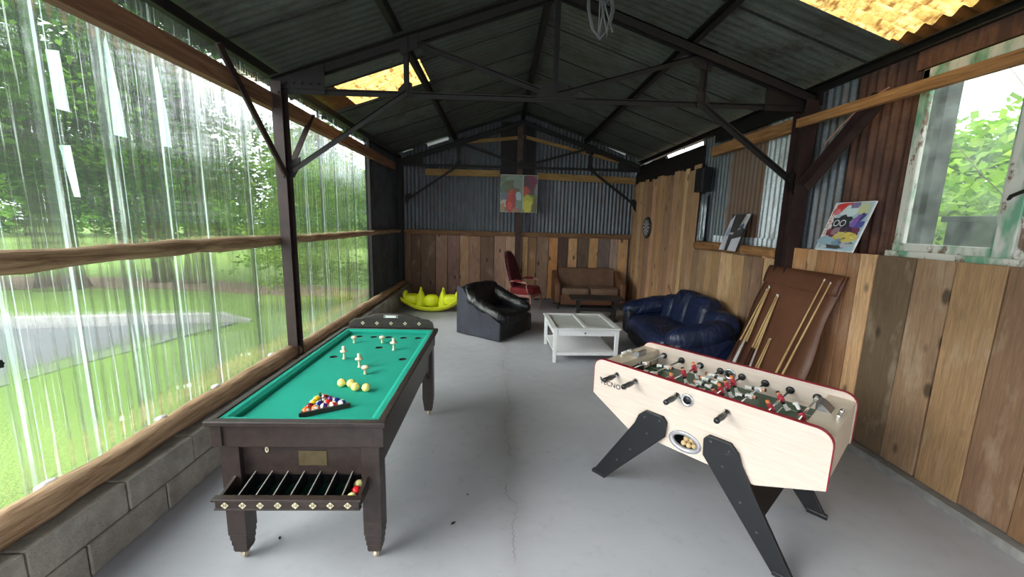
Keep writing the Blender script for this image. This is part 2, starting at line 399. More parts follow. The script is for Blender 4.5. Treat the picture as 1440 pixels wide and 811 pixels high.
# --- trusses
def truss(y, lab, mat):
    r = empty('roof_truss', (0, y, 0)); tag(r, lab, 'roof truss', 'steel roof trusses')
    zr = lambda x: roofz(x)-.2
    for sg, xe in ((-1, XL+.12), (1, XR-.02)):
        mb = MB(); mb.lbar((xe, -.03, zr(xe)), (AX, -.03, zr(AX)), .085, .012); mb.lbar((xe, .045, zr(xe)), (AX, .045, zr(AX)), .085, .012)
        mb.build('rafter', mat, r)
    MB().lbar((XL+.1, 0, 3.15), (XR, 0, 3.16), .05, .009).build('tie_bar', mat, r)
    for x in (-.96, 2.04): MB().lbar((x, .02, 3.15), (x, .02, zr(x)), .055, .009).build('strut', mat, r)
    MB().lbar((.53, .02, 3.17), (.53, .02, zr(.53)), .05, .009).build('king_post', mat, r)
    MB().lbar((-.96, .01, zr(-.96)), (.5, .01, 3.2), .05, .009).build('brace', mat, r)
    MB().lbar((2.04, .01, zr(2.04)), (.56, .01, 3.2), .05, .009).build('brace', mat, r)
    MB().lbar((-.96, -.01, 3.16), (XL+.26, -.01, 2.38), .05, .009).build('knee_brace', mat, r)
    MB().lbar((2.04, -.01, 3.16), (XR-.08, -.01, 2.4), .05, .009).build('knee_brace', mat, r)
    for poly in ([(-1.08,zr(-1.08)+.05),(-.84,zr(-.84)+.05),(-.84,zr(-.84)-.14),(-1.0,zr(-1)-.16)], [(1.92,zr(1.92)+.05),(2.16,zr(2.16)+.05),(2.1,zr(2.1)-.16),(1.92,zr(2)-.14)],
                 [(.33,3.13),(.75,3.13),(.7,3.24),(.6,3.3),(.46,3.3),(.38,3.24)], [(-1.02,3.1),(-.9,3.1),(-.9,3.24),(-.96,3.26),(-1.04,3.18)], [(2.0,3.1),(2.12,3.1),(2.12,3.18),(2.06,3.26),(1.98,3.24)],
                 [(XL+.1,3.1),(XL+.62,3.1),(XL+.62,zr(XL+.62)),(XL+.1,zr(XL+.1))], [(XR-.5,3.1),(XR,3.1),(XR,zr(XR)),(XR-.5,zr(XR-.5))],
                 [(XL+.2,2.26),(XL+.27,2.3),(XL+.34,2.42),(XL+.34,2.5),(XL+.2,2.45)], [(XR-.03,2.2),(XR-.09,2.28),(XR-.17,2.44),(XR-.12,2.5),(XR-.03,2.45)]):
        MB().prism(poly, -.012, .0).build('gusset_plate', mat, r)
    for k in range(6): MB().cyl((XL+.16+k*.08, -.02, 3.2), (XL+.16+k*.08, -.032, 3.2), .012, n=8).build('bolt', mat, r)
truss(4.3, 'nearest dark steel roof truss spanning the shed with braces and gusset plates', M_steel_dk)
truss(9.45, 'far steel roof truss standing against the back wall', M_steel_dk)
# --- steel posts
def post(x, y, z0, z1, lab, mat, w=.12, fl=.10):
    mb = MB(); mb.box((0, 0, (z1-z0)/2), (.012, w, z1-z0))
    for s in (-1, 1): mb.box((0, s*w/2, (z1-z0)/2), (fl, .012, z1-z0))
    o = mb.build('steel_post', mat, None, loc=(x, y, z0)); tag(o, lab, 'post', 'steel wall posts')
    return o
pl = post(XL+.17, 4.3, .36, 3.2, 'brown steel post in the clear left wall beside the billiard table', M_steel)
post(XL+.1, 9.42, .3, 3.25, 'dark steel post in the far left corner', M_steel_dk)
pr = post(XR-.05, 4.3, 0, 3.2, 'brown steel post in the right wall left of the colourful poster', M_steel, .16, .14)
for o, sx in ((pl, .02), (pr, -.06)):
    z0 = o.location.z
    for z in (2.3, 2.38, 3.1): MB().cyl((sx, -.068, z-z0), (sx, -.082, z-z0), .014, n=8).build('bolt', M_steel, o)
o = MB().box((0, 0, 2.05), (.13, .09, 4.1)).build('steel_post', plain('rusty_post', srgb(74,54,48), .7, .1, .3, 8, .3), None, loc=(.43, 9.52, 0))
tag(o, 'rust brown centre post of the back wall behind the painting', 'post', 'steel wall posts')
# longitudinal knee braces
for p0, p1, lab in (((-2.17, 4.24, 2.32), (-2.25, 3.5, 3.24), 'steel brace rising from the left post toward the camera'),
                    ((-2.19, 4.38, 2.4), (-2.25, 5.1, 3.1), 'steel brace rising from the left post toward the back'),
                    ((3.12, 4.2, 2.36), (3.16, 3.5, 3.05), 'broad steel brace rising from the right post toward the window')):
    mb = MB(); mb.lbar(p0, p1, .06 if p0[0] < 0 else .1, .01); tag(mb.build('corner_brace', M_steel), lab, 'brace')
# --- left side: concrete block kerb, logs, beam, clear corrugated sheets
def block_mat():
    t = NT('concrete_blocks')
    v = t.coords(); sp = t.node('ShaderNodeSeparateXYZ'); t.set(sp.inputs[0], v)
    cb = t.node('ShaderNodeCombineXYZ'); t.set(cb.inputs[0], sp.outputs[1]); t.set(cb.inputs[1], sp.outputs[2])
    br = t.node('ShaderNodeTexBrick', Scale=1.0, Mortar__Size=.006, Brick__Width=.5, Row__Height=.2); t.set(br.inputs['Vector'], cb.outputs[0])
    br.inputs['Color1'].default_value = (1,1,1,1); br.inputs['Color2'].default_value = (.72,.72,.72,1); br.inputs['Mortar'].default_value = (.35,.35,.35,1)
    n = t.noise(v, 5, 6, .7); n2 = t.noise(v, 60, 3, .7)
    c = t.ramp(n, [(.3, srgb(126,121,114)), (.7, srgb(174,168,158))])
    return t.finish(t.principled(c, .92, 0., t.bump(n2, .6, .01)))
M_block = block_mat()
mb = MB(); rr = random.Random(3)
y = YF-.5
while y < YB:
    w_ = .5
    for z in (0, 1):
        o = .25*z
        mb.box((-2.21+rr.uniform(-.004,.004), y+w_/2-o, .095+.19*z), (.2, w_-.008, .184))
    y += w_
wl_ = mb.build('wall_left', M_block, bevel=.008, seg=2); struct(wl_, 'low wall of grey concrete blocks')
def log(name, x, z, y0, y1, r, lab, cat, seed, mat=M_log, n=30, wob=.012, x1=None, z1=None, oy=.12):
    g = random.Random(seed); mb = MB(); pts = []; rs = []
    for i in range(n+1):
        t_ = i/n; pts.append((x+((x1 or x)-x)*t_+g.uniform(-wob, wob), y0+(y1-y0)*t_, z+((z1 or z)-z)*t_+g.uniform(-wob, wob)*.6)); rs.append(r*(1+g.uniform(-oy, oy)))
    mb.tube(pts, rs, 14, jit=.035, rng=g); return tag(mb.build(name, mat), lab, cat)
log('log_rail', -2.245, .455, YF, 4.26, .078, 'thick peeled log lying on the block wall nearest the camera', 'log', 1, n=60, wob=.007, oy=.06)
log('log_rail', -2.235, .44, 4.33, 9.4, .065, 'peeled log lying on the block wall beyond the left steel post', 'log', 2, n=40, wob=.006)
log('log_rail', -2.31, 1.655, YF, 4.3, .056, 'waist high log rail across the nearer clear wall', 'log', 3, z1=1.66)
log('log_rail', -2.31, 1.65, 4.3, 9.4, .045, 'waist high log rail across the farther clear wall', 'log', 4)
mb = MB(); mb.box((0, 0, 0), (.09, 10.9, .15))
tag(mb.build('timber_beam', M_beam, None, bevel=.006, loc=(-2.29, 3.45, 3.02)), 'long reddish brown timber beam along the top of the clear wall', 'beam')
def clear_mat():
    t = NT('clear_corrugated_plastic')
    cl = t.coords((1, 1, 1)); sp = t.node('ShaderNodeSeparateXYZ'); t.set(sp.inputs[0], cl)
    fine = t.noise(t.coords((1, 26, .35)), 2.2, 4, .6); mid = t.noise(t.coords((1, 9, .22)), 1.4, 3, .5)
    dirt = t.noise(t.coords((1, 5, 1.2)), 1.2, 4, .6)
    tp = t.node('ShaderNodeBsdfTransparent'); t.set(tp.inputs[0], (.93, .97, .95, 1))
    rf = t.node('ShaderNodeBsdfRefraction', IOR=1.08, Roughness=.0); t.set(rf.inputs[0], (.95, .99, .97, 1))
    t.set(rf.inputs['Normal'], t.bump(fine, .55, .02))
    m1 = t.node('ShaderNodeMixShader'); t.set(m1.inputs[0], t.ramp(mid, [(.38, .25), (.62, .75)])); t.l.new(tp.outputs[0], m1.inputs[1]); t.l.new(rf.outputs[0], m1.inputs[2])
    tl = t.node('ShaderNodeBsdfTranslucent'); t.set(tl.inputs[0], (.8, .9, .86, 1))
    m2 = t.node('ShaderNodeMixShader')
    st = t.math('MULTIPLY', t.ramp(fine, [(.60, 0.), (.68, 1.)]), t.ramp(dirt, [(.4, .1), (.65, .5)]))
    t.set(m2.inputs[0], t.math('ADD', t.math('MULTIPLY', st, .7), .025)); t.l.new(m1.outputs[0], m2.inputs[1]); t.l.new(tl.outputs[0], m2.inputs[2])
    gl = t.node('ShaderNodeBsdfGlossy', Roughness=.06); t.set(gl.inputs[0], (1, 1, 1, 1))
    fr = t.node('ShaderNodeFresnel', IOR=1.3); m3 = t.node('ShaderNodeMixShader'); t.set(m3.inputs[0], t.math('MULTIPLY', fr.outputs[0], .3)); t.l.new(m2.outputs[0], m3.inputs[1]); t.l.new(gl.outputs[0], m3.inputs[2])
    return t.finish(m3)
M_clear = clear_mat()
def corr_wall(mb, x, y0, y1, z0, z1, pitch=.076, amp=.0016, tilt=0., seg=6, mi=0):
    n = max(4, int((y1-y0)/pitch*seg)); vs = []; fs = []
    for i in range(n+1):
        y = y0+(y1-y0)*i/n; dx = amp*math.sin(2*PI*y/pitch)
        vs += [(x+dx, y, z0), (x+dx+tilt, y, z1)]
    for i in range(n): fs.append((2*i, 2*i+1, 2*i+3, 2*i+2))
    mb.add(vs, fs, mi, None, True)
# overlapping clear sheets; the laps read as paler bands
ys = [-2.6, -1.4, -.5, .34, 1.2, 1.96, 2.29, 2.64, 3.02, 3.38, 3.99, 4.55, 5.1, 5.6, 6.06, 6.8, 7.5]
for i in range(len(ys)-1):
    mb = MB(); corr_wall(mb, -2.40-.004*(i % 2), ys[i]-.045, ys[i+1]+.045, .33, 3.34)
    o = mb.build('window_%d' % (i+1), M_clear); struct(o, 'clear corrugated plastic sheet of the left wall')
# narrow milky lap strips and painted sky reflection patches
def milky():
    t = NT('milky_lap_and_reflection'); n = t.noise(t.coords((1, 6, .5)), 2, 4, .6)
    tp = t.node('ShaderNodeBsdfTransparent'); t.set(tp.inputs[0], (.85, .93, .92, 1))
    tl = t.node('ShaderNodeBsdfTranslucent'); t.set(tl.inputs[0], (.85, .95, .95, 1))
    m = t.node('ShaderNodeMixShader'); t.set(m.inputs[0], t.ramp(n, [(.35, .12), (.65, .45)])); t.l.new(tp.outputs[0], m.inputs[1]); t.l.new(tl.outputs[0], m.inputs[2])
    return t.finish(m)
M_milky = milky(); mb = MB(); g = random.Random(11)
for y in ys[1:-1]:
    corr_wall(mb, -2.385, y-.009, y+.009, .33, 3.34)
    if g.random() < .6: mb.box((-2.386, y+.05, 1.8), (.003, .004, 3.0))
for yb_, pz in ((2.345, ((0,2.44),(.07,2.44),(.06,2.75),(-.01,2.73))), (2.33, ((.04,1.98),(.075,1.98),(.06,2.26),(.0,2.25))), (2.66, ((0,2.37),(.09,2.37),(.075,2.62),(.03,2.95),(.01,2.9))), (3.02, ((0,2.37),(.085,2.37),(.07,2.6),(.03,2.9),(.01,2.88)))): mb.prism([(yb_+q_, z_) for q_, z_ in pz], -2.388, -2.386, 'yz')  # tapered pale patches: sky reflections painted onto the sheets
struct(mb.build('trim_laps_and_reflections', M_milky))
# opaque corrugated end of left wall
mb = MB(); corr_wall(mb, -2.42, 7.45, YB+.05, .3, 3.4, .076, .009)
struct(mb.build('wall_left_metal', M_darksheet), 'dark corrugated metal at the far end of the left wall')
MB().box((-2.36, 7.47, 1.85), (.05, .05, 2.9)).build('trim_1', M_steel_dk)['kind'] = 'structure'
# --- planks
def pal(g, cols):
    c = g.choice(cols); k = g.uniform(.85, 1.12)
    return tuple(min(1, x*k) for x in srgb(*c))
def planks(name, axis, fixed, edges, z0, z1, cols, seed, th=.024, lab=None, lean=0., face=1, zj=.0, colors=None):
    g = random.Random(seed); mb = MB()
    for i in range(len(edges)-1):
        a, b = edges[i], edges[i+1]; m, w_ = (a+b)/2, abs(b-a)-g.uniform(.006, .014)
        c = tuple(srgb(*colors[i])) if colors else pal(g, cols); t_ = th+g.uniform(0, .008); zt = z1+g.uniform(-zj, zj); zb = z0+g.uniform(0, .02)
        off = -face*t_/2
        tl = g.uniform(-.004, .004)
        Mt = Matrix.Translation((fixed+off, m, (zt+zb)/2)) if axis == 'x' else Matrix.Translation((m, fixed+off, (zt+zb)/2))
        Mt = Mt @ Matrix.Rotation(tl, 4, 'X' if axis == 'x' else 'Y')
        d = (t_, w_, zt-zb) if axis == 'x' else (w_, t_, zt-zb)
        mb.box((0,0,0), d, 0, c, Mt)
    o = mb.build(name, M_plank, bevel=.003, seg=1); struct(o, lab); return o
NEAR = [(176,140,100),(150,122,92),(118,100,80),(164,130,96),(96,78,62),(140,112,84),(184,150,110)]
FAR = [(216,182,146),(146,116,96),(200,168,124),(180,148,108),(164,134,102),(212,182,138),(150,124,98),(192,156,112)]
BACK = [(160,134,110),(128,106,90),(184,150,114),(148,130,114),(112,92,80),(204,168,126),(158,128,98),(178,148,118)]
# near right panel (set forward, taller)
e = [4.40,4.20,4.03,3.9,3.68,3.54,3.42,3.26,2.94,2.67,2.38,2.10,1.84,1.55,1.2,.9,.55,.2,-.2,-.6,-1.0,-1.4,-1.8,-2.2,-2.6]
cN = [(204, 162, 114), (189, 142, 96), (195, 158, 118), (165, 122, 83), (171, 127, 92), (153, 114, 83), (209, 173, 132), (103, 87, 67), (147, 122, 97), (157, 129, 95), (127, 101, 79), (121, 93, 65), (149, 119, 87), (129, 104, 79), (159, 129, 97), (119, 97, 77), (149, 121, 89), (139, 110, 83), (119, 98, 79), (149, 119, 89), (129, 103, 79), (149, 119, 89), (139, 110, 83), (129, 103, 79)]
planks('wall_right', 'x', XR, e[::-1], .06, 1.705, NEAR, 4, .03, 'wide weathered plank panel at the near end of the right wall', face=1, colors=cN[::-1])
g = random.Random(8); e = [6.5]
while e[-1] > 4.42: e.append(e[-1]-g.uniform(.13, .27))
planks('wall_right_planks', 'x', XR+.02, e[::-1], .04, 1.555, FAR, 6, .022, 'lower plank lining between the sofa and the steel post', zj=.012)
g = random.Random(9); e = [YB]
while e[-1] > 6.55: e.append(e[-1]-g.uniform(.10, .24))
planks('wall_right_boards', 'x', XR+.0, e[::-1], .04, 2.86, [(206,172,128),(176,142,108),(214,182,140),(156,122,94),(194,154,122),(170,140,110),(184,146,104)], 7, .022, 'full height plank lining behind the dartboard', zj=.05)
# right wall metal above
for i, (y0, y1, z0, z1, m, lab) in enumerate(((5.79, 6.75, 1.4, 3.3, M_bluegrey, 'blue grey corrugated sheet'), (5.08, 5.82, 1.4, 3.3, M_brownsheet, 'brownish corrugated sheet'),
        (4.32, 5.1, 1.4, 3.3, M_silver, 'bright galvanised corrugated sheet'), (3.88, 4.36, 1.5, 3.3, M_bluegrey, 'grey corrugated sheet'), (3.24, 3.95, 1.5, 3.3, M_rustsheet, 'rust brown corrugated sheet'), (6.7, 9.8, 0, 3.12, M_darksheet, 'dark corrugated sheet'))):
    mb = MB(); corr_wall(mb, XR+.11-.012*(i % 2), y0, y1, z0, z1, .09, .016)
    struct(mb.build('wall_right_sheet_%d' % (i+1), m), lab+' of the right wall')
mb = MB(); corr_wall(mb, XR+.09, 4.5, 6.1, 1.5, 1.78, .09, .016); struct(mb.build('wall_right_sheet_7', M_silver), 'short galvanised offcut above the log ledge')
mb = MB(); mb.box((XR+.2, (YF+4.4)/2, .85), (.02, 4.4-YF, 1.7)); mb.box((XR+.2, 5.4, .75), (.02, 2.2, 1.5)); struct(mb.build('wall_right_backing', M_steel_dk))
mb = MB(); mb.box((XR+.03, (YF+YB)/2, .03), (.26, YB-YF, .07)); struct(mb.build('trim_2', plain('base_kerb', srgb(128,126,124), .9, 0, .2, 12, .4)), 'low concrete kerb under the right planks')
mb = MB(); mb.box((XR+.04, 8.15, 3.0), (.05, 3.1, .38)); mb.box((XR+.06, 8.9, 3.2), (.05, 1.6, .12)); mb.box((XR+.02,5.2,3.22),(.03,2.0,.14)); struct(mb.build('trim_3', M_steel_dk), 'dark board along the top of the plank lining')
mb = MB(); mb.box((0,0,0), (.07, 1.9, .14)); tag(mb.build('timber_beam', M_batten, None, bevel=.005, loc=(XR+.0, 5.25, 3.02)), 'yellowish timber along the wall top left of the right post', 'beam')
mb = MB(); mb.box((0,0,0), (.05, 4.3, .085)); tag(mb.build('timber_batten', M_batten, None, bevel=.004, loc=(XR-.14, 2.12, 2.93), rot=(R(1.3),0,0)), 'light brown batten crossing in front of the window top', 'batten')
log('log_ledge', XR-.06, 1.625, 4.42, 6.3, .062, 'rough log ledge carrying the guitar picture', 'log', 6, M_batten, 20)
o = MB().box((0,0,0), (.1,.17,.085)).build('brick', plain('pink_brick', srgb(190,140,112), .85, 0, .15, 25, .4), None, bevel=.004, loc=(XR-.05, 4.55, 1.6)); tag(o, 'pinkish brick block at the right end of the log ledge', 'brick')
o = MB().box((0,0,0), (.14,.27,.36)).box((-.075,0,0),(.01,.22,.3)).build('wall_box', M_black, None, bevel=.012, loc=(XR-.05, 6.33, 2.62)); tag(o, 'small black box mounted high beside the tall planks', 'box')
def film():
    t = NT('silver_film'); n = t.noise(t.coords((3,3,1)), 4, 5, .6, 1.); 
    return t.finish(t.principled(t.ramp(n, [(.4, srgb(120,126,134)), (.62, srgb(170,176,184)), (.66, srgb(240,242,246))]), .25, .5, t.bump(n, .5, .02)))
mb = MB().grid(lambda u, v: (XR+.02+.012*math.sin(u*14), 6.5-.2*u, 1.56+.85*v), 16, 4); tag(mb.build('silver_foil_sheet', film(), solid=.003), 'crinkled silver foil strip hanging beside the tall planks', 'foil sheet')
# --- window in the right wall
def peel():
    t = NT('peeling_white_paint'); n = t.noise(t.coords((1,1,.5)), 9, 6, .7); n2 = t.noise(t.coords((1,1,.4)), 3, 4, .6)
    c = t.mix(t.ramp(n2, [(.5, 0.), (.58, 1.)]), srgb(206,204,196), srgb(110,158,130))
    c = t.mix(t.ramp(n, [(.56, 0.), (.62, 1.)]), c, srgb(120,96,80))
    return t.finish(t.principled(c, .6, 0, t.bump(n, .6, .004)))
M_peel = peel()
def glass_mat():
    t = NT('dusty_pane'); n = t.noise(t.coords(), 5, 5, .6)
    tp = t.node('ShaderNodeBsdfTransparent'); t.set(tp.inputs[0], (.92,.96,.94,1))
    df = t.node('ShaderNodeBsdfTranslucent'); t.set(df.inputs[0], (.7,.75,.72,1))
    gl = t.node('ShaderNodeBsdfGlossy', Roughness=.02)
    m = t.node('ShaderNodeMixShader'); t.set(m.inputs[0], t.ramp(n, [(.4, .06), (.75, .2)])); t.l.new(tp.outputs[0], m.inputs[1]); t.l.new(df.outputs[0], m.inputs[2])
    m2 = t.node('ShaderNodeMixShader'); t.set(m2.inputs[0], .07); t.l.new(m.outputs[0], m2.inputs[1]); t.l.new(gl.outputs[0], m2.inputs[2])
    return t.finish(m2)
M_pane = glass_mat()
def casement(n, y1, y0, lab):
    r = empty('window_%d' % n, (XR+.09, (y0+y1)/2, 0)); struct(r, lab)
    h = (y1-y0)/2; z0, z1 = 1.74, 3.14
    f = MB(); t_ = .055
    f.box((0, h-t_/2, (z0+z1)/2), (.06, t_, z1-z0)); f.box((0, -h+t_/2, (z0+z1)/2), (.06, t_, z1-z0)); f.box((0, 0, z1-.04), (.06, 2*h, .08)); f.box((0, 0, z0+.035), (.07, 2*h, .07))
    f.box((-.02, h-t_-.012, (z0+z1)/2), (.03, .03, z1-z0-.1))
    struct(f.build('window_frame', M_peel, r, bevel=.006))
    struct(MB().box((.01, 0, (z0+z1)/2), (.006, 2*h-.12, z1-z0-.12)).build('window_pane', M_pane, r))
casement(20, 3.24, 2.52, 'old casement window with peeling white and green paint'); struct(MB().box((XR+.07, 2.49, 2.44), (.07, .11, 1.42)).box((XR+.06, .4, 1.725), (.1, 5.7, .05)).build('trim_6', M_peel, bevel=.006), 'white mullion and sill of the old window')
casement(21, 2.46, 1.5, 'second old casement window at the right edge'); casement(22, 1.45, .5, 'casement window beside the camera')
mb = MB(); mb.box((XR+.11, (YF+3.3)/2, 3.22), (.1, 3.3-YF, .14)); mb.box((XR+.1, -1.0, 2.4), (.04, 3.2, 1.5)); struct(mb.build('trim_4', M_rustsheet))
mb = MB().tube([(0,0,0),(-.03,-.03,.02),(-.035,-.1,.05),(-.02,-.15,.07)], .011, 8); tag(mb.build('window_catch', M_steel_dk, None, loc=(XR+.045, 2.52, 2.12)), 'dark iron catch on the window mullion', 'window catch')
# --- back wall
e = [-2.38+(q_/4.235-2)*.01712 for q_ in (4,20,75,130,218,290,362,418,485,567,635,700,735,768,820,892,948,1010,1065,1135,1190,1262,1310,1372)]
cB = [(110,92,80),(122,104,90),(110,88,74),(116,96,80),(160,130,112),(150,120,112),(190,154,122),(168,134,114),(126,100,82),(178,144,126),(204,172,146),(150,124,100),(222,190,142),(150,116,84),(144,120,102),(204,150,94),(88,70,64),(210,172,128),(110,96,82),(200,162,114),(118,108,106),(176,160,150),(210,172,124)]
planks('wall_back', 'y', YB, e, .05, 1.56, BACK, 23, .024, colors=cB, lab= 'vertical plank lining of the back wall', zj=.01)
def corr_back(mb, x0, x1, z0, ztop, y, pitch=.09, amp=.012):
    n = int((x1-x0)/pitch*6); vs = []; fs = []
    for i in range(n+1):
        x = x0+(x1-x0)*i/n; vs += [(x, y+amp*math.sin(2*PI*x/pitch), z0), (x, y+amp*math.sin(2*PI*x/pitch), ztop(x))]
    for i in range(n): fs.append((2*i, 2*i+1, 2*i+3, 2*i+2))
    mb.add(vs, fs, 0, None, True)
def ztop(x):
    z = roofz(x)+.07
    if -1.72 < x < -1.22: z -= .1
    if -2.3 < x < -2.05: z -= .05
    if 2.3 < x < 2.95: z -= .03+.06*(x-2.3)
    return z
mb = MB(); corr_back(mb, XL-.1, -.15, 0, ztop, YB+.07); corr_back(mb, -.2, 1.05, 0, ztop, YB+.09); corr_back(mb, 1.0, XR+.2, 0, ztop, YB+.07)
struct(mb.build('wall_back_metal', M_bluegrey), 'blue grey corrugated metal of the back gable')
mb = MB(); mb.box((.4, YB+.02, 3.5), (.78, .03, 1.35)); struct(mb.build('trim_5', M_steel_dk), 'dark board behind the painting under the gable peak')
def rail(name, x0, z0, x1, z1, h, m, lab, y=YB-.06, d=.06):
    mb = MB(); mb.bar((x0, y, z0), (x1, y, z1), d, h); tag(mb.build(name, m, None, bevel=.004), lab, 'beam')
rail('timber_rail', XL+.1, 1.62, .36, 1.62, .11, M_railx, 'brown timber rail capping the back planks left of the centre post')
rail('timber_rail', .5, 1.62, XR-.02, 1.62, .11, M_railx, 'brown timber rail capping the back planks right of the centre post')
rail('timber_plate', -1.75, 3.0, -.02, 3.01, .15, M_railx2, 'yellow brown timber on the back metal left of the painting', d=.05)
rail('timber_plate', .85, 2.98, XR-.02, 2.93, .15, M_railx2, 'yellow brown timber on the back metal right of the painting', d=.05)
rail('timber_plate', -1.1, 3.66, .38, 3.82, .075, M_railx2, 'thin timber high on the gable left of the centre post', d=.04)
rail('timber_plate', .48, 3.86, 3.0, 3.3, .075, M_railx2, 'thin timber sloping high on the gable right of the centre post', d=.04)

mb = MB(); mb.box((2.35, YF, 1.6), (1.7, .03, 3.2)); mb.box((-1.9, YF, 1.6), (.9, .03, 3.2)); mb.box((.4, YF, 3.6), (5.6, .03, .9)); struct(mb.build('wall_front_added', M_rustsheet), 'unseen metal sheeting added either side of the open front')  # out of view, added to hold back light from the open end
# ================================================================ BILLIARD TABLE
def dark_oak():
    t = NT('dark_stained_oak'); g = t.noise(t.coords((10, 10, 10)), 2, 5, .6); g2 = t.noise(t.coords((3, 50, 50)), 2, 4, .6)
    c = t.ramp(g, [(.3, srgb(38,31,29)), (.7, srgb(62,50,45))]); c = t.mix(t.math('MULTIPLY', g2, .4), c, srgb(40,30,28))
    return t.finish(t.principled(c, .36, 0, t.bump(g2, .25, .002)))
M_oak = dark_oak()
def felt(name, c1):
    t = NT(name); n = t.noise(t.coords(), 320, 2); b = t.noise(t.coords(), 2.2, 4)
    c = t.ramp(b, [(.3, tuple(x*.9 for x in c1)), (.7, tuple(min(1, x*1.08) for x in c1))])
    vo = t.node('ShaderNodeTexVoronoi', Scale=7.); t.set(vo.inputs['Vector'], t.coords())
    c = t.mix(t.math('MULTIPLY', t.ramp(vo.outputs['Distance'], [(.015, 1.), (.03, 0.)]), .4), c, (.5,.8,.7))
    return t.finish(t.principled(c, .95, 0, t.bump(n, .2, .001)))
M_felt = felt('green_baize', srgb(0,150,128))
M_traygreen = plain('tray_green_cloth', srgb(14,70,58), .9)
M_ivory = plain('ivory_turned_wood', srgb(226,214,180), .45, 0, .06)
M_redband = plain('red_band', srgb(170,50,40), .5)
M_brass = plain('old_brass', srgb(112,98,72), .45, .7, .15, 20)
M_diamond = plain('bone_diamond', srgb(214,204,170), .5, 0, .08)
M_ink = plain('black_ink', (.01,.01,.01), .6)
M_cast = plain('caster_metal', srgb(196,180,160), .35, .5, .2, 60)
bt = empty('billiard_table', (-1.036, 2.885, 0))
tag(bt, 'dark wooden bar billiard table with bright green cloth on the left', 'billiard table')
HX, HY, ZT = .452, .935, .86
# cloth bed with real holes
bed_z = .815
HOLES = [(-1.288,3.649),(-1.152,3.643),(-1.015,3.641),(-.874,3.630),(-.739,3.625),(-1.013,3.33),(-.743,3.044),(-1.294,3.081)]
HOLES = [(x+1.036, y-2.885) for x, y in HOLES]
def bed():
    me = bpy.data.meshes.new('cloth_bed'); bm = bmesh.new()
    X, Y = HX-.05, HY-.05
    edges = []
    def ring(pts):
        vs = [bm.verts.new((x, y, bed_z)) for x, y in pts]
        for i in range(len(vs)): edges.append(bm.edges.new((vs[i], vs[(i+1) % len(vs)])))
        return vs
    ring([(-X,-Y),(X,-Y),(X,Y),(-X,Y)])
    hr = []
    for hx, hy in HOLES: hr.append(ring([(hx+.03*math.cos(a*PI/10), hy+.03*math.sin(a*PI/10)) for a in range(20)]))
    bmesh.ops.triangle_fill(bm, use_beauty=True, use_dissolve=False, edges=edges)
    for f in [f for f in bm.faces]:
        c = f.calc_center_median()
        if any((c.x-hx)**2+(c.y-hy)**2 < .027**2 for hx, hy in HOLES): bm.faces.remove(f)
    for f in bm.faces:
        if f.normal.z < 0: f.normal_flip()
    for vs in hr:
        low = [bm.verts.new((v.co.x, v.co.y, bed_z-.05)) for v in vs]
        for i in range(20):
            j = (i+1) % 20; bm.faces.new((vs[i], vs[j], low[j], low[i])).material_index = 1
        bm.faces.new(low).material_index = 1
    bm.to_mesh(me); bm.free(); me.materials.append(M_felt); me.materials.append(M_black)
    o = bpy.data.objects.new('cloth_bed', me); COL.objects.link(o); o.parent = bt
bed()
mb = MB()   # cushions, mitred profile
def cush(p0, p1, inn):
    p0, p1, inn = Vector(p0), Vector(p1), Vector(inn)
    prof = [(-.005, .853), (.028, .852), (.052, .838), (.048, .816), (-.005, .816)]
    vs = []
    d = (p1-p0).normalized()
    for p, s in ((p0, 1), (p1, -1)):
        for a, z in prof: q = p+inn*a+d*s*max(a, 0); vs.append((q.x, q.y, z))
    n = 5; fs = [(i, (i+1) % n, n+(i+1) % n, n+i) for i in range(n)]
    MB().add(vs, fs).build('cushion', M_felt, bt)
a, b = HX-.038, HY-.038
cush((-a,-b,0), (a,-b,0), (0,1,0)); cush((a,-b,0), (a,b,0), (-1,0,0)); cush((a,b,0), (-a,b,0), (0,-1,0)); cush((-a,b,0), (-a,-b,0), (1,0,0))
for nm, c, d in (('top_rail', (0,-HY+.017,.845), (2*HX+.02,.042,.03)), ('top_rail', (0,HY-.017,.845), (2*HX,.042,.03)), ('top_rail', (-HX+.017,0,.845), (.042,2*HY-.05,.03)), ('top_rail', (HX-.017,0,.845), (.042,2*HY-.05,.03))):
    MB().box(c, d).build(nm, M_oak, bt, bevel=.006)
mb = MB()   # body
mb.box((0,-HY+.052,.765), (2*HX-.05,.045,.13)); mb.box((0,HY-.052,.765), (2*HX-.05,.045,.13))
for s in (-1, 1): mb.box((s*(HX-.05),0,.765), (.045,2*HY-.1,.13)); mb.box((s*(HX-.075),0,.62), (.03,2*HY-.2,.2)); mb.box((s*(HX-.045),0,.705), (.02,2*HY-.2,.02))
mb.box((0,-HY+.085,.615), (2*HX-.18,.03,.2)); mb.box((0,HY-.085,.62), (2*HX-.18,.03,.2)); mb.box((0,0,.79), (2*HX-.1,2*HY-.12,.03)); mb.box((0,.05,.535), (2*HX-.14,2*HY-.24,.02))
for s in (-1, 1):
    mb.box((s*(HX-.035),-HY+.05,.77), (.06,.07,.12))
    mb.prism([(-HY+.1,.53),(-HY+.16,.43),(-HY+.1,.43)], s*(HX-.09), s*(HX-.06), 'yz'); mb.prism([(HY-.1,.53),(HY-.3,.53),(HY-.1,.36)], s*(HX-.09), s*(HX-.06), 'yz')
mb.build('body', M_oak, bt, bevel=.004)
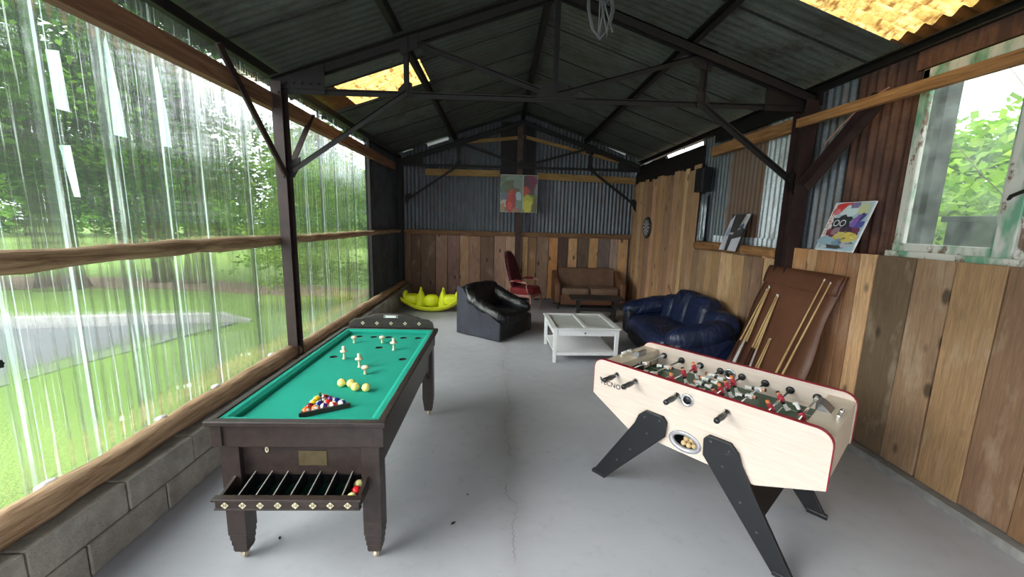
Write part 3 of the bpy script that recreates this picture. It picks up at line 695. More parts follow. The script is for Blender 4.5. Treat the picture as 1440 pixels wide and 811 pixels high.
for sx in (-1, 1):
    for sy in (-1, 1):
        m = MB(); cx, cy = sx*(HX-.085), sy*(HY-.085)
        m.box((cx,cy,.44), (.1,.1,.54)); 
        for k, (z0, z1, w_) in enumerate(((.135,.17,.092),(.10,.135,.084),(.065,.10,.076),(.055,.065,.07))): m.box((cx, cy, (z0+z1)/2), (w_, w_, z1-z0))
        l = m.build('leg', M_oak, bt, bevel=.003)
        m = MB(); m.cyl((cx,cy,.06),(cx,cy,.03),.02,.014,12); m.cyl((cx-.011,cy,.021),(cx+.011,cy,.021),.021,None,16); m.box((cx-.015,cy,.03),(.004,.03,.035)); m.box((cx+.015,cy,.03),(.004,.03,.035))
        m.build('caster', M_cast, l)
m = MB().box((.05,-HY+.068,.615), (.15,.004,.085)); m.build('brass_plate', M_brass, bt, bevel=.001)
m = MB(); m.lathe([(.012,0),(.012,.003),(.006,.004),(.006,0)], n=14, M=Matrix.Translation((-.19,-HY+.068,.665)) @ Matrix.Rotation(R(90),4,'X') @ Matrix.Diagonal((.8,1.5,1,1))); m.build('lock_plate', M_diamond, bt)
# headboard
hb = empty('headboard', (0, HY+.0, .86)); hb.parent = bt
W_ = .41
pts = [(-W_,0),(-W_+.01,.05),(-W_+.05,.08),(-.29,.09),(-.26,.105),(-.2,.115),(-.17,.13),(-.06,.14),(.06,.14),(.17,.13),(.2,.115),(.26,.105),(.29,.09),(W_-.05,.08),(W_-.01,.05),(W_,0)]
MB().prism(pts, -.012, .018).build('board', M_oak, hb, bevel=.005)
for q_ in (-1,1): m = MB(); m.prism([(q_*.33,.085),(q_*.25,.095),(q_*.12,.095),(q_*.12,.088),(q_*.25,.088),(q_*.33,.078)], -.022, -.012); m.build('moulding', M_oak, hb)
#,(-.25,.095),(-.12,.095),(-.12,.088),(-.25,.088),(-.33,.078)], -.022, -.012); m.prism([(.33,.085),(.25,.095),(.12,.095),(.12,.088),(.25,.088),(.33,.078)], -.022, -.012); m.build('moulding', M_oak, hb)
def diamond(parent, x, y, z, s, num):
    d = MB().prism([(x-s,z),(x,z-s*.95),(x+s,z),(x,z+s*.95)], y-.003, y).build('number_diamond', M_diamond, parent)
    return d
for i, n_ in enumerate(('20','30','50','30','20')):
    diamond(hb, -.27+.135*i, -.013, .045, .019, n_)
    text('number', n_, .02, M_ink, hb, (-.27+.135*i, -.0168, .045), (R(90),0,0), .0003)
m = MB().box((0,-.014,.112), (.135,.006,.03)); m.build('name_plate', plain('plate_white', srgb(220,220,214), .4), hb)
m = MB(); m.box((0,-.018,.125), (.13,.002,.003)); m.box((0,-.018,.099), (.13,.002,.003)); m.box((-.064,-.018,.112), (.003,.002,.026)); m.box((.064,-.018,.112), (.003,.002,.026))
m.prism([(-.06,.122),(-.06,.102),(-.045,.112)], -.019, -.017); m.prism([(.06,.122),(.06,.102),(.045,.112)], -.019, -.017)
m.build('plate_marking', M_ink, hb)
for k in range(7): pass
# tray
tr = empty('ball_tray', (0, -HY+.05, 0)); tr.parent = bt
TX0, TX1 = -.345, .345; YO = -.155; 
m = MB(); m.box(((TX0+TX1)/2, YO, .478), (TX1-TX0+.02, .025, .062)); m.box(((TX0+TX1)/2, YO-.004, .505), (TX1-TX0+.045, .04, .014)); m.box(((TX0+TX1)/2, YO-.002, .452), (TX1-TX0+.03, .03, .01))
m.build('tray_front', M_oak, tr, bevel=.003)
m = MB()
for x in (TX0, TX1): MB().prism([(YO,.45),(YO,.50),(.04,.545),(.04,.45)], x-.009, x+.009, 'yz').build('tray_side', M_oak, tr, bevel=.002)
m = MB(); m.box((0, YO/2+.02, .446), (TX1-TX0, .2, .008)); m.build('tray_floor', M_traygreen, tr)
m = MB(); m.box((0, .045, .5), (TX1-TX0, .006, .1)); m.build('tray_back', M_black, tr)
dx = (TX1-TX0)/8
for k in range(1, 8):
    m = MB(); m.prism([(YO,.45),(YO,.498),(.04,.54),(.04,.45)], TX0+dx*k-.003, TX0+dx*k+.003, 'yz'); dv = m.build('divider', M_black, tr); MB().prism([(YO,.4985),(YO,.501),(.04,.543),(.04,.5405)], TX0+dx*k-.003, TX0+dx*k+.003, 'yz').build('divider_edge', plain('grey_divider', srgb(130,126,120), .5), dv)
for k, n_ in enumerate(('50','30','20','05','10','20','30','50')):
    x = TX0+dx*(k+.5)-.003
    diamond(tr, x, YO-.0135, .475, .019, n_); text('number', n_, .021, M_ink, tr, (x, YO-.0172, .475), (R(90),0,0), .0003)
# balls
def ball_mat(name, c, rough=.12): return plain(name, c, rough, 0, .04, 20)
M_cream = ball_mat('cream_ball', srgb(236,222,132)); M_redball = ball_mat('red_ball', srgb(206,36,40)); M_cream2 = ball_mat('ivory_ball', srgb(226,220,150))
def ball(nm, c, r, m, lab, group, parent=None):
    o = MB().sphere((0,0,0), r, 14).build(nm, m, None, loc=c); tag(o, lab, 'ball', group); return o
P4 = [(-1.011,2.505,'cream billiard ball on the green cloth, leftmost of the row of four'), (-.947,2.497,'cream billiard ball on the green cloth, second from left, behind its neighbour'), (-.901,2.443,'cream billiard ball on the green cloth, third from left in the row of four'), (-.829,2.434,'cream billiard ball on the green cloth, rightmost of the row of four')]
for x, y, l in P4: ball('billiard_ball', (x,y,bed_z+.027), .027, M_cream, l, 'cream balls on the cloth')
tx = -1.036+TX1-dx*.5
for k, (m_, l) in enumerate(((M_cream2,'pale yellow ball in the score tray, touching the front board'), (M_redball,'red ball between two pale balls in the score tray'), (M_cream2,'pale yellow ball in the score tray, farthest back of three'))):
    ball('billiard_ball', (tx+(.003 if k % 2 else -.003), 2.885-HY+.05+YO+.042+.052*k, .45+.027), .0265, m_, l, 'balls in the score tray')
# rack and pool balls
th = math.atan2(2.253-2.142, -.908+1.091)
rk = Matrix.Translation((-1.0, 2.205, 0)) @ Matrix.Rotation(th, 4, 'Z')
L_ = .235; H_ = L_*.866; rr_ = .0232
def tri(s): return [(-L_/2-s*1.73, -H_/3-s), (L_/2+s*1.73, -H_/3-s), (0, 2*H_/3+2*s)]
i_, o_ = tri(-.001), tri(.009); 
rack = MB()
for k in range(3):
    a0, a1, b0, b1 = o_[k], o_[(k+1) % 3], i_[k], i_[(k+1) % 3]
    vs = [(a0[0],a0[1],0),(a1[0],a1[1],0),(b1[0],b1[1],0),(b0[0],b0[1],0)]; vs += [(x,y,.028) for x,y,z in vs]
    rack.add(vs, [(0,3,2,1),(4,5,6,7),(0,1,5,4),(2,3,7,6)])
ro = rack.build('triangle_rack', M_oak, None, loc=(-1.0, 2.205, bed_z+.001)); ro.rotation_euler = (0,0,th); tag(ro, 'dark wooden triangle rack holding pool balls on the green cloth', 'ball rack')
PC = {'yellow':(236,190,30),'blue':(28,44,130),'red':(196,40,34),'purple':(70,34,100),'orange':(232,104,36),'green':(20,96,60),'maroon':(116,30,34),'black':(14,14,16)}
def pool_mat(c, stripe):
    k = 'pool_'+c+('_stripe' if stripe else '')
    t = NT(k); v = t.coords(); sp = t.node('ShaderNodeSeparateXYZ'); t.set(sp.inputs[0], v)
    base = srgb(*PC[c]); wh = srgb(236,232,220)
    az = t.math('ABSOLUTE', sp.outputs[0]); cc = base
    if stripe: cc = t.mix(t.math('GREATER_THAN', az, .012), base, wh)
    rad = t.math('SQRT', t.math('ADD', t.math('POWER', sp.outputs[1], 2.), t.math('POWER', t.math('SUBTRACT', sp.outputs[0], 0.), 2.)))
    spot = t.math('MULTIPLY', t.math('LESS_THAN', rad, .009), t.math('GREATER_THAN', sp.outputs[2], 0.)); cc = t.mix(spot, cc, wh)
    return t.finish(t.principled(cc, .1))
seq = [('orange',0,'orange'),('orange',1,'orange striped'),('purple',1,'purple striped'),('red',1,'red striped'),('blue',1,'blue striped'),
       ('maroon',0,'maroon'),('blue',0,'blue'),('red',0,'red'),('blue',0,'dark blue'),('yellow',0,'yellow'),('black',0,'black'),('purple',0,'purple'),('yellow',1,'yellow striped'),('maroon',1,'maroon striped'),('green',0,'green')]
RN = ['in the front row of the wooden triangle','in the second row of the wooden triangle','in the middle row of the wooden triangle','in the row of two near the tip of the triangle','at the far tip of the wooden triangle']
q = 0; g = random.Random(2)
pm = {}
for row in range(5):
    n_ = 5-row
    for k in range(n_):
        c, st, nm = seq[q]; q += 1
        x = (k-(n_-1)/2)*.0464; y = -H_/3+.0245+row*.0402
        p = rk @ Vector((x, y, 0)); key = (c, st)
        if key not in pm: pm[key] = pool_mat(c, st)
        o = MB().sphere((0,0,0), .0230, 14).build('pool_ball', pm[key], None, loc=(p.x, p.y, bed_z+.0235), rot=(g.uniform(-.9,.9), g.uniform(-.9,.9), g.uniform(0,6)))
        pos = ('leftmost ' if k == 0 else 'rightmost ' if k == n_-1 else '') if n_ > 1 else ''
        tag(o, nm+' pool ball, '+pos+RN[row], 'ball', 'pool balls in the triangle')
# pins
def pin(x, y, tall, lab):
    p = [(.0,0),(.013,0),(.013,.006),(.008,.012),(.007,.05),(.010,.056),(.027,.060),(.028,.068),(.014,.074),(.012,.078),(.0125,.098),(.010,.104),(0,.105)] if tall else \
        [(0,0),(.010,0),(.011,.005),(.0085,.02),(.011,.036),(.024,.042),(.026,.052),(.022,.060),(.010,.064),(0,.065)]
    r = empty('skittle_pin', (x, y, bed_z)); tag(r, lab, 'pin', 'turned skittle pins on the billiard cloth')
    MB().lathe(p, n=20).build('pin_body', M_ivory, r)
    m = MB(); zz = .064 if tall else .047; rad = .0285 if tall else .0257
    m.lathe([(rad-.002,zz-.003),(rad,zz-.001),(rad,zz+.001),(rad-.002,zz+.003)], n=20); m.build('painted_band', M_redband if not tall else plain('pale_band', srgb(216,186,160), .5), r)
    for o in r.children: pass
pin(-1.264,3.45,0,'short mushroom pin with red band at the far left of the cloth'); pin(-1.024,3.462,0,'short mushroom pin with red band near the middle hole of the back row')
pin(-.873,3.269,1,'tall white topped pin farthest back on the right'); pin(-1.194,3.03,1,'tall white topped pin at the left, beside the left hole')
pin(-1.019,2.861,1,'tall white topped pin nearest the camera'); pin(-.931,2.724,0,'short mushroom pin with red band nearest the cream balls')
# ================================================================ FOOTBALL TABLE
def maple():
    t = NT('pale_maple_laminate'); g = t.noise(t.coords((2, 30, 40)), 2.2, 5, .6)
    c = t.ramp(g, [(.3, srgb(200,184,170)), (.7, srgb(216,200,188))]); return t.finish(t.principled(c, .38))
M_maple = maple()
M_maple2 = plain('beige_end_laminate', srgb(206,190,170), .45, 0, .05, 12)
M_redtrim = plain('red_edge_trim', srgb(150,26,44), .4)
M_pitch = plain('pitch_green', srgb(34,80,52), .35, 0, .15, 8)
M_line = plain('pitch_line', srgb(196,214,200), .5)
M_leg = plain('black_leg_laminate', srgb(15,17,22), .5, 0, .1, 30)
M_dkplast = plain('black_plastic', (.014,.014,.016), .3)
ang = math.atan2(-.762, .648)
ft = empty('football_table', (1.491, 2.577, 0), ang)
tag(ft, 'pale wood table football table with red edging and black splayed legs', 'football table')
FL, FW, FT = .723, .365, .905
def side_poly():
    r = .075; p = [(-FL,.63),(-.40,.455),(.41,.455),(FL,.59)]
    for k in range(7): a = k*PI/12; p.append((FL-r+r*math.cos(a), FT-r+r*math.sin(a)))
    for k in range(7): a = PI/2+k*PI/12; p.append((-FL+r+r*math.cos(a), FT-r+r*math.sin(a)))
    return p
sp_ = side_poly()
for s in (-1, 1):
    # side panel with an oval ball return on the near side
    a, b = (-FW, -FW+.028) if s < 0 else (FW-.028, FW)
    if s < 0:
        me = bpy.data.meshes.new('side_panel'); bm = bmesh.new(); ed = []
        def rg(pts):
            vs = [bm.verts.new((x, a, z)) for x, z in pts]
            for i in range(len(vs)): ed.append(bm.edges.new((vs[i], vs[(i+1) % len(vs)])))
        rg(sp_); rg([(-.0+.082*math.cos(k*PI/16), .537+.047*math.sin(k*PI/16)) for k in range(32)])
        bmesh.ops.triangle_fill(bm, use_beauty=True, edges=ed)
        for f in list(bm.faces):
            c = f.calc_center_median()
            if (c.x/.078)**2+((c.z-.537)/.044)**2 < 1: bm.faces.remove(f)
        r_ = bmesh.ops.extrude_face_region(bm, geom=list(bm.faces)); bmesh.ops.translate(bm, vec=(0,b-a,0), verts=[e for e in r_['geom'] if isinstance(e, bmesh.types.BMVert)])
        bmesh.ops.recalc_face_normals(bm, faces=list(bm.faces)); bm.to_mesh(me); bm.free(); me.materials.append(M_maple)
        o = bpy.data.objects.new('side_panel', me); COL.objects.link(o); o.parent = ft
    else: MB().prism(sp_, a, b).build('side_panel', M_maple, ft)
    # red edge trim follows top and ends
    tp = sp_[3:]+[sp_[0]]; m = MB(); vs = []; fs = []
    for i, (x, z) in enumerate(tp):
        nx, nz = x/FL, 0
        px, pz = tp[max(i-1,0)]; qx, qz = tp[min(i+1,len(tp)-1)]; d = Vector((qx-px, qz-pz)).normalized(); nn = Vector((d.y, -d.x))
        for (yy, oo) in ((a-.001,.0),(a-.001,.004),(b+.001,.004),(b+.001,.0)): vs.append((x+nn.x*oo, yy, z+nn.y*oo))
    for i in range(len(tp)-1):
        for k in range(4): fs.append((i*4+k, i*4+(k+1)%4, i*4+4+(k+1)%4, i*4+4+k))
    m.add(vs, fs); m.build('red_edging', M_redtrim, ft)
inx = FW-.028
for s in (-1, 1):
    m = MB(); m.prism([(s*(FL-.008), .60),(s*(FL-.008),.855),(s*(FL-.026),.855),(s*(FL-.026),.60)], -inx, inx); m.box((s*(FL-.075),0,.855),(.135,2*inx,.018)); m.box((s*(FL-.14),0,.80),(.012,2*inx,.1))
    m.build('end_panel', M_maple2, ft)
    m = MB(); m.box((s*(FL-.1475),0,.775),(.004,.2,.07)); m.build('goal_mouth', M_black, ft)
m = MB(); m.prism([(-FL+.01,.63),(-.4,.46),(.41,.46),(FL-.01,.592),(FL-.01,.604),(.41,.472),(-.4,.472),(-FL+.01,.642)], -inx, inx); m.build('underside', M_maple2, ft)
m = MB(); m.box((0,0,.735),(2*(FL-.146),2*inx,.012)); m.build('pitch', M_pitch, ft)
m = MB(); z = .7415; t_ = .0015; LX = FL-.15
def ln(x0,y0,x1,y1,w=.006): m.box(((x0+x1)/2,(y0+y1)/2,z),(abs(x1-x0)+w,abs(y1-y0)+w,t_))
ln(0,-inx,0,inx)
for s in (-1,1):
    ln(s*LX,-.2,s*(LX-.2),-.2); ln(s*LX,.2,s*(LX-.2),.2); ln(s*(LX-.2),-.2,s*(LX-.2),.2); ln(s*LX,-.11,s*(LX-.09),-.11); ln(s*LX,.11,s*(LX-.09),.11); ln(s*(LX-.09),-.11,s*(LX-.09),.11)
def arc(cx, r, a0, a1, n=28):
    for k in range(n):
        p, q = a0+(a1-a0)*k/n, a0+(a1-a0)*(k+1)/n
        vs = []
        for a_, rr2 in ((p,r),(q,r),(q,r+.006),(p,r+.006)): vs.append((cx+rr2*math.cos(a_), rr2*math.sin(a_), z+t_/2))
        m.add(vs, [(0,1,2,3)])
arc(0,.1,0,2*PI); arc(LX-.2,.07,PI/2,PI*1.5,16); arc(-LX+.2,.07,-PI/2,PI/2,16)
m.build('pitch_lines', M_line, ft)
# legs
lp = [(.125,.52),(.120,.625),(.148,.657),(.272,.657),(.32,.61),(.345,.54),(.665,.012),(.56,0.)]
for sx in (-1, 1):
    for sy in (-1, 1):
        poly = [(sx*x, z_) for x, z_ in lp]
        y0 = sy*(FW+.002); y1 = sy*(FW+.03)
        l = MB().prism(poly, min(y0,y1), max(y0,y1)).build('leg', M_leg, ft, bevel=.005, seg=2)
        for bx, bz in ((.165,.625),(.27,.61),(.245,.5),(.36,.33),(.46,.2)): MB().cyl((sx*bx, y1, bz), (sx*bx, y1+sy*.003, bz), .007, n=10).build('bolt', plain('bolt_grey', srgb(90,92,98), .4, .6), l)
        f_ = MB().prism([(sx*.555,-.0),(sx*.672,.0),(sx*.668,.028),(sx*.558,.028)], min(y0,y1)-.004, max(y0,y1)+.004); f_.build('rubber_foot', M_dkplast, l, bevel=.004)
    m = MB(); m.prism([(sx*.245,.457),(sx*.275,.457),(sx*.455,.22),(sx*.425,.22)], -FW-.002, FW+.002); m.build('cross_panel', M_leg, ft)
# rods with players
M_skin = plain('player_face', srgb(226,150,110), .5); M_shR = plain('player_red_shirt', srgb(196,44,66), .4); M_wh = plain('player_white', srgb(228,226,222), .4); M_hair = plain('player_hair', srgb(60,36,28), .5); M_or = plain('player_orange_hair', srgb(230,120,40), .5)
def player(parent, x, y, rot, team, hair):
    # hangs around the rod at local origin; long axis z, foot at -z
    M = Matrix.Translation((x, y, .825)) @ Matrix.Rotation(rot, 4, 'Y')
    r = empty('player'); r.parent = parent
    m = MB(); m.box((0,0,.0), (.026,.034,.036), M=M); m.box((0,0,.02), (.022,.044,.012), M=M); m.build('shirt', M_shR if team else M_wh, r, bevel=.004)
    m = MB(); m.box((0,0,-.026), (.022,.026,.02), M=M); m.build('shorts', M_dkplast, r, bevel=.003)
    m = MB(); m.box((0,0,-.054), (.014,.02,.04), M=M, taper=(1.5,1.1)); m.box((.004 if not rot else .004,0,-.073), (.026,.022,.012), M=M); m.build('foot', M_wh, r, bevel=.003)
    m = MB(); m.sphere((0,0,0), .0115, 8); 
    h_ = MB(); M2 = M @ Matrix.Translation((0,0,.037)); h_.add(m.v, m.f, 0, None, True, M2); h_.build('head', M_skin, r)
    h_ = MB(); m = MB(); m.sphere((0,0,0), .0122, 8, sc=(1,1,.6)); h_.add(m.v, m.f, 0, None, True, M @ Matrix.Translation((0,0,.0445))); h_.build('hair', hair, r)
sp8 = [(-3.5+k)*.1505 for k in range(8)]
# kind: near-handled team (red) rods 0,1,3,5 ; far-handled others
npl = [1,2,3,5,5,3,2,1]; team = [0,0,1,0,1,0,1,1]
shift = [0.03,-.02,.05,-.03,-.05,0.0,.02,-.05]
rots = [1.35,1.5,-.35,-1.5,-.45,1.45,-.6,2.6]
for k in range(8):
    x = sp8[k]; near = k in (0,1,3,5)
    r = empty('rod'); r.parent = ft
    ya, yb = (-FW-.035, FW-.02) if near else (-FW+.02, FW+.035)
    MB().cyl((x,ya-.0,.825),(x,yb,.825),.0078,n=12).build('rod_tube', M_chrome, r)
    s = -1 if near else 1
    # handle: drooping slightly, outside
    y_ = s*(FW+.03); HM = Matrix.Translation((x, y_, .825)) @ Matrix.Rotation(R(90)*(1 if near else -1), 4, 'X')
    m = MB(); m.lathe([(0,0),(.013,0),(.015,.01),(.0175,.03),(.019,.055),(.0175,.08),(.016,.1),(.018,.12),(.015,.13),(0,.132)], n=12, M=HM, smooth=True); m.build('handle', M_dkplast, r)
    m = MB(); HM2 = Matrix.Translation((x, s*FW, .825)) @ Matrix.Rotation(R(90)*(1 if near else -1), 4, 'X'); m.lathe([(0,0),(.024,0),(.022,.008),(.014,.012),(.012,.03),(0,.03)], n=18, M=HM2); m.build('bearing', M_chrome, r)
    # inner bumpers
    for yy, sgn in ((-inx, 1), (inx, -1)):
        m = MB(); m.lathe([(0,0),(.025,0),(.026,.008),(.018,.014),(.012,.016),(.0,.016)], n=18, M=Matrix.Translation((x, yy, .825)) @ Matrix.Rotation(R(-90)*sgn, 4, 'X')); m.build('bumper', M_dkplast, r)
        m = MB(); m.lathe([(.009,0),(.012,0),(.012,.03),(.009,.03)], n=14,  M=Matrix.Translation((x, yy+sgn*.016, .825)) @ Matrix.Rotation(R(-90)*sgn, 4, 'X')); m.build('stop_ring', M_wh if k in (0,7,2) else M_dkplast, r)
    n_ = npl[k]
    for j in range(n_):
        yy = shift[k]+(j-(n_-1)/2)*(.21 if n_ == 2 else .18 if n_ == 3 else .108)
        player(r, x, yy, rots[k], team[k], M_or if (team[k] and j % 2 == 0) else M_hair)
# cup holder rings, ball return, end fittings
for s in (-1, 1):
    m = MB(); Mx = Matrix.Translation((.0+(-.01), s*FW if s < 0 else s*inx, .819)) @ Matrix.Rotation(R(90), 4, 'X')
    m.lathe([(.026,0),(.04,0),(.043,.006),(.034,.01),(.03,.006),(.026,.006)], n=28, M=Mx, caps=False); m.build('ball_drop_ring', M_chrome, ft)
    m = MB(); m.lathe([(0,.001),(.027,.001),(.027,.004),(0,.004)], n=24, M=Mx); m.build('ball_drop_cup', M_black, ft)
m = MB(); ME = Matrix.Translation((0, -FW-.001, .537)) @ Matrix.Rotation(R(90), 4, 'X')
def ell(prof, n=36):
    vs = []; fs = []
    for off, z_ in prof:
        for k in range(n): a_ = 2*PI*k/n; vs.append(((.082+off)*math.cos(a_), (.047+off)*math.sin(a_), z_))
    for i in range(len(prof)-1):
        for k in range(n): fs.append((i*n+k, i*n+(k+1)%n, (i+1)*n+(k+1)%n, (i+1)*n+k))
    return vs, fs
vs, fs = ell([(.022,0),(.022,.004),(.012,.008),(-.004,.005),(-.006,-.012)]); m.add(vs, fs, 0, None, True, ME); m.build('ball_return_ring', plain('silver_plastic', srgb(170,168,172), .3, .3), ft)
m = MB(); vs, fs = ell([(-.004,-.01),(-.004,-.13)]); m.add(vs, fs, 0, None, True, ME); m.add([(x,y,-.13) for x,y,z_ in vs[:36]], [tuple(range(36))], 0, None, False, ME); m.build('ball_return_cup', M_dkplast, ft)
M_cork = plain('cork_ball', srgb(196,168,124), .8, 0, .15, 60)
fm = Matrix.Translation((1.491, 2.577, 0)) @ Matrix.Rotation(ang, 4, 'Z')
for k, (x, y, z_) in enumerate(((-.018,-.335,.512),(.018,-.34,.511),(.052,-.338,.518),(.0,-.305,.516),(.036,-.305,.52),(-.01,-.322,.54),(.024,-.32,.544))):
    p = fm @ Vector((x,y,z_)); o = MB().sphere((0,0,0), .017, 12).build('table_football', M_cork, None, loc=p)
    tag(o, 'small cork ball lying in the oval return of the football table', 'ball', 'cork balls in the ball return')
for s in (-1, 1):
    # curved metal scoop / ashtray behind each goal, and score slider
    m = MB(); x0 = s*(FL-.12)
    yo = .06
    m.grid(lambda u, v: (x0+s*(-.03+.075*u), yo+(v-.5)*.11, .865+.045*math.sin(PI*(.5+.5*u))), 10, 1); m.add([(x0-s*.03,yo-.055,.866),(x0-s*.03,yo+.055,.866),(x0-s*.03,yo+.055,.91),(x0-s*.03,yo-.055,.91)], [(0,1,2,3)])
    for e_ in (-.055,.055): m.prism([(x0-s*.03,.865)]+[(x0+s*(-.03+.0075*k), .865+.045*math.sin(PI*(.5+.05*k))) for k in range(11)], yo+e_-.002, yo+e_+.002)
    m.build('metal_ashtray', plain('brushed_metal', srgb(150,152,156), .25, .9), ft)
    xs = s*(FL-.035)
    sc_ = empty('score_counter'); sc_.parent = ft
    m = MB(); m.cyl((xs,-.06,.882),(xs,.08,.882),.004,n=8); m.box((xs,-.062,.873),(.012,.006,.024)); m.box((xs,.082,.873),(.012,.006,.024)); m.build('counter_bar', M_chrome, sc_)
    m = MB()
    for k in range(8): m.lathe([(.005,0),(.011,.002),(.011,.009),(.005,.011)], n=14, M=Matrix.Translation((xs,-.055+k*.0122+(.025 if k > 4 else 0),.882)) @ Matrix.Rotation(R(-90),4,'X'))
    m.build('counter_beads', M_chrome if s > 0 else M_wh, sc_)
text('logo_text', 'TECNO', .052, M_ink, ft, (-.578, -FW-.0012, .736), (R(90), 0, 0), .0003)
m = MB()
for (x, z_) in ((-.665,.765),(-.655,.762),(-.66,.75)): m.bar((x-.006,-FW-.001,z_-.006),(x+.006,-FW-.001,z_+.006),.001,.003); m.bar((x-.006,-FW-.001,z_+.006),(x+.006,-FW-.001,z_-.006),.001,.003)
for (x, z_) in ((-.48,.748),(-.465,.742),(-.45,.746)): m.bar((x-.006,-FW-.001,z_-.008),(x+.004,-FW-.001,z_+.006),.001,.003); m.box((x+.004,-FW-.001,z_-.004),(.003,.001,.014))
m.build('logo_mark', M_ink, ft)
# ================================================================ FURNITURE
M_white = plain('white_lacquer', srgb(228,228,230), .35, 0, .03)
def glass_top():
    t = NT('table_glass'); tp = t.node('ShaderNodeBsdfTransparent'); t.set(tp.inputs[0], (.95,.98,.97,1)); gl = t.node('ShaderNodeBsdfGlossy', Roughness=.03)
    fr = t.node('ShaderNodeFresnel', IOR=1.05); m = t.node('ShaderNodeMixShader'); t.set(m.inputs[0], fr.outputs[0]); t.l.new(tp.outputs[0], m.inputs[1]); t.l.new(gl.outputs[0], m.inputs[2]); return t.finish(m)
M_gt = glass_top()
wt = empty('coffee_table', (1.205, 5.73, 0), R(1.5)); tag(wt, 'square white coffee table with glass top, drawer and lower shelf', 'coffee table')
h = .475
m = MB(); z = .485
for s in (-1,1): m.box((s*(h-.035),0,z),(.07,2*h,.022)); m.box((0,s*(h-.035),z),(2*h-.14,.07,.022))
m.box((0,0,z),(.05,2*h-.14,.022)); m.build('top_frame', M_white, wt, bevel=.004)
for s in (-1,1): MB().add([(s*.215-.19,-h+.07,.487),(s*.215+.19,-h+.07,.487),(s*.215+.19,h-.07,.487),(s*.215-.19,h-.07,.487)],[(0,1,2,3)]).build('glass_pane', M_gt, wt)
for sx in (-1,1):
    for sy in (-1,1):
        lx, ly = sx*(h-.045), sy*(h-.045); MB().box((lx,ly,.237),(.055,.055,.474),taper=(.72,.72)).build('leg', M_white, wt, bevel=.003)
m = MB()
for s in (-1,1): m.box((s*(h-.045),0,.425),(.022,2*h-.14,.09))
m.box((0,h-.045,.425),(2*h-.14,.022,.09)); m.box((0,0,.452),(2*h-.1,2*h-.1,.012)); m.build('apron', M_white, wt)
d = MB().box((0,-h+.042,.425),(2*h-.15,.02,.086)).build('drawer', M_white, wt, bevel=.003)
MB().lathe([(0,0),(.006,0),(.006,.01),(.013,.016),(.013,.022),(0,.025)], n=16, M=Matrix.Translation((-.02,-h+.032,.425)) @ Matrix.Rotation(R(90),4,'X')).build('knob', plain('dark_knob', srgb(70,66,64), .3, .8), d)
MB().box((0,0,.125),(2*h-.09,2*h-.09,.022)).box((0,-h+.045,.125),(2*h-.14,.025,.045)).box((0,h-.045,.125),(2*h-.14,.025,.045)).build('shelf', M_white, wt, bevel=.003)
# small black table
M_bt = plain('black_stained_wood', srgb(40,36,36), .5, 0, .2, 12, .2)
bk = empty('low_table', (1.97, 7.86, 0), R(-3)); tag(bk, 'low black wooden table in front of the brown sofa', 'low table')
MB().box((0,0,.44),(1.06,.46,.035)).build('table_top', M_bt, bk, bevel=.006)
for s in (-1,1):
    m = MB(); m.box((s*.36,0,.235),(.05,.28,.38),taper=(1,.8)); m.box((s*.36,0,.025),(.07,.44,.05)); m.box((s*.36,0,.41),(.06,.4,.03)); m.build('trestle_leg', M_bt, bk, bevel=.006)
MB().box((0,0,.2),(.7,.03,.07)).build('stretcher', M_bt, bk)
# brown sofa
M_suede = leather('worn_brown_suede', srgb(112,84,66), .75, .15, 6, .22); M_tan = leather('tan_leatherette', srgb(112,74,50), .42, .15, 6, .2); M_seatb = leather('faded_seat', srgb(124,100,82), .8, .2, 6, .15)
bs = empty('brown_sofa', (2.06, 9.1, 0)); tag(bs, 'worn brown two seat sofa with wooden legs against the back wall', 'sofa')
def soft(mb, c, d, e=.3, **k): return mb.sq(c, d, e, e, 14, **k)
m = MB(); m.box((0,-.28,.22),(1.34,.12,.24)); m.box((0,.02,.2),(1.36,.6,.16)); m.build('frame_front', M_tan, bs, bevel=.03, seg=3)
for s in (-1,1):
    m = MB(); soft(m, (s*.33,-.03,.40), (.66,.6,.16), .25); m.build('seat_cushion', M_seatb, bs)
m = MB(); m.prism([(-.22*0+.12,.3),(.06,.34),(.24,.88),(.33,.88),(.36,.7),(.36,.16),(.1,.16)], -.66, .66, 'yz'); m.build('backrest', M_suede, bs, bevel=.03, seg=3)
for s in (-1,1):
    m = MB(); m.prism([(-.35,.14),(-.33,.56),(-.29,.61),(-.2,.62),(.0,.66),(.2,.78),(.3,.82),(.34,.75),(.34,.14)], s*.74-.065, s*.74+.065, 'yz'); m.build('arm', M_tan, bs, bevel=.035, seg=3)
for sx in (-1,1):
    for y in (-.32,.3): MB().cyl((sx*.72,y,0),(sx*.70,y,.16),.014,.022,10).build('leg', M_bt, bs)
# red armchair (Louis style) facing right
M_vel = leather('dark_red_velvet', srgb(76,18,28), .75, .15, 8, .25); M_vel2 = leather('bright_red_seat', srgb(120,26,30), .7, .15, 8, .2); M_cw = plain('carved_pale_wood', srgb(140,98,88), .5, 0, .2, 20, .2)
ra = empty('red_armchair', (.56, 8.58, 0), math.atan2(-.47,.88)); tag(ra, 'tall backed antique armchair in dark red velvet with carved wooden arms', 'armchair')
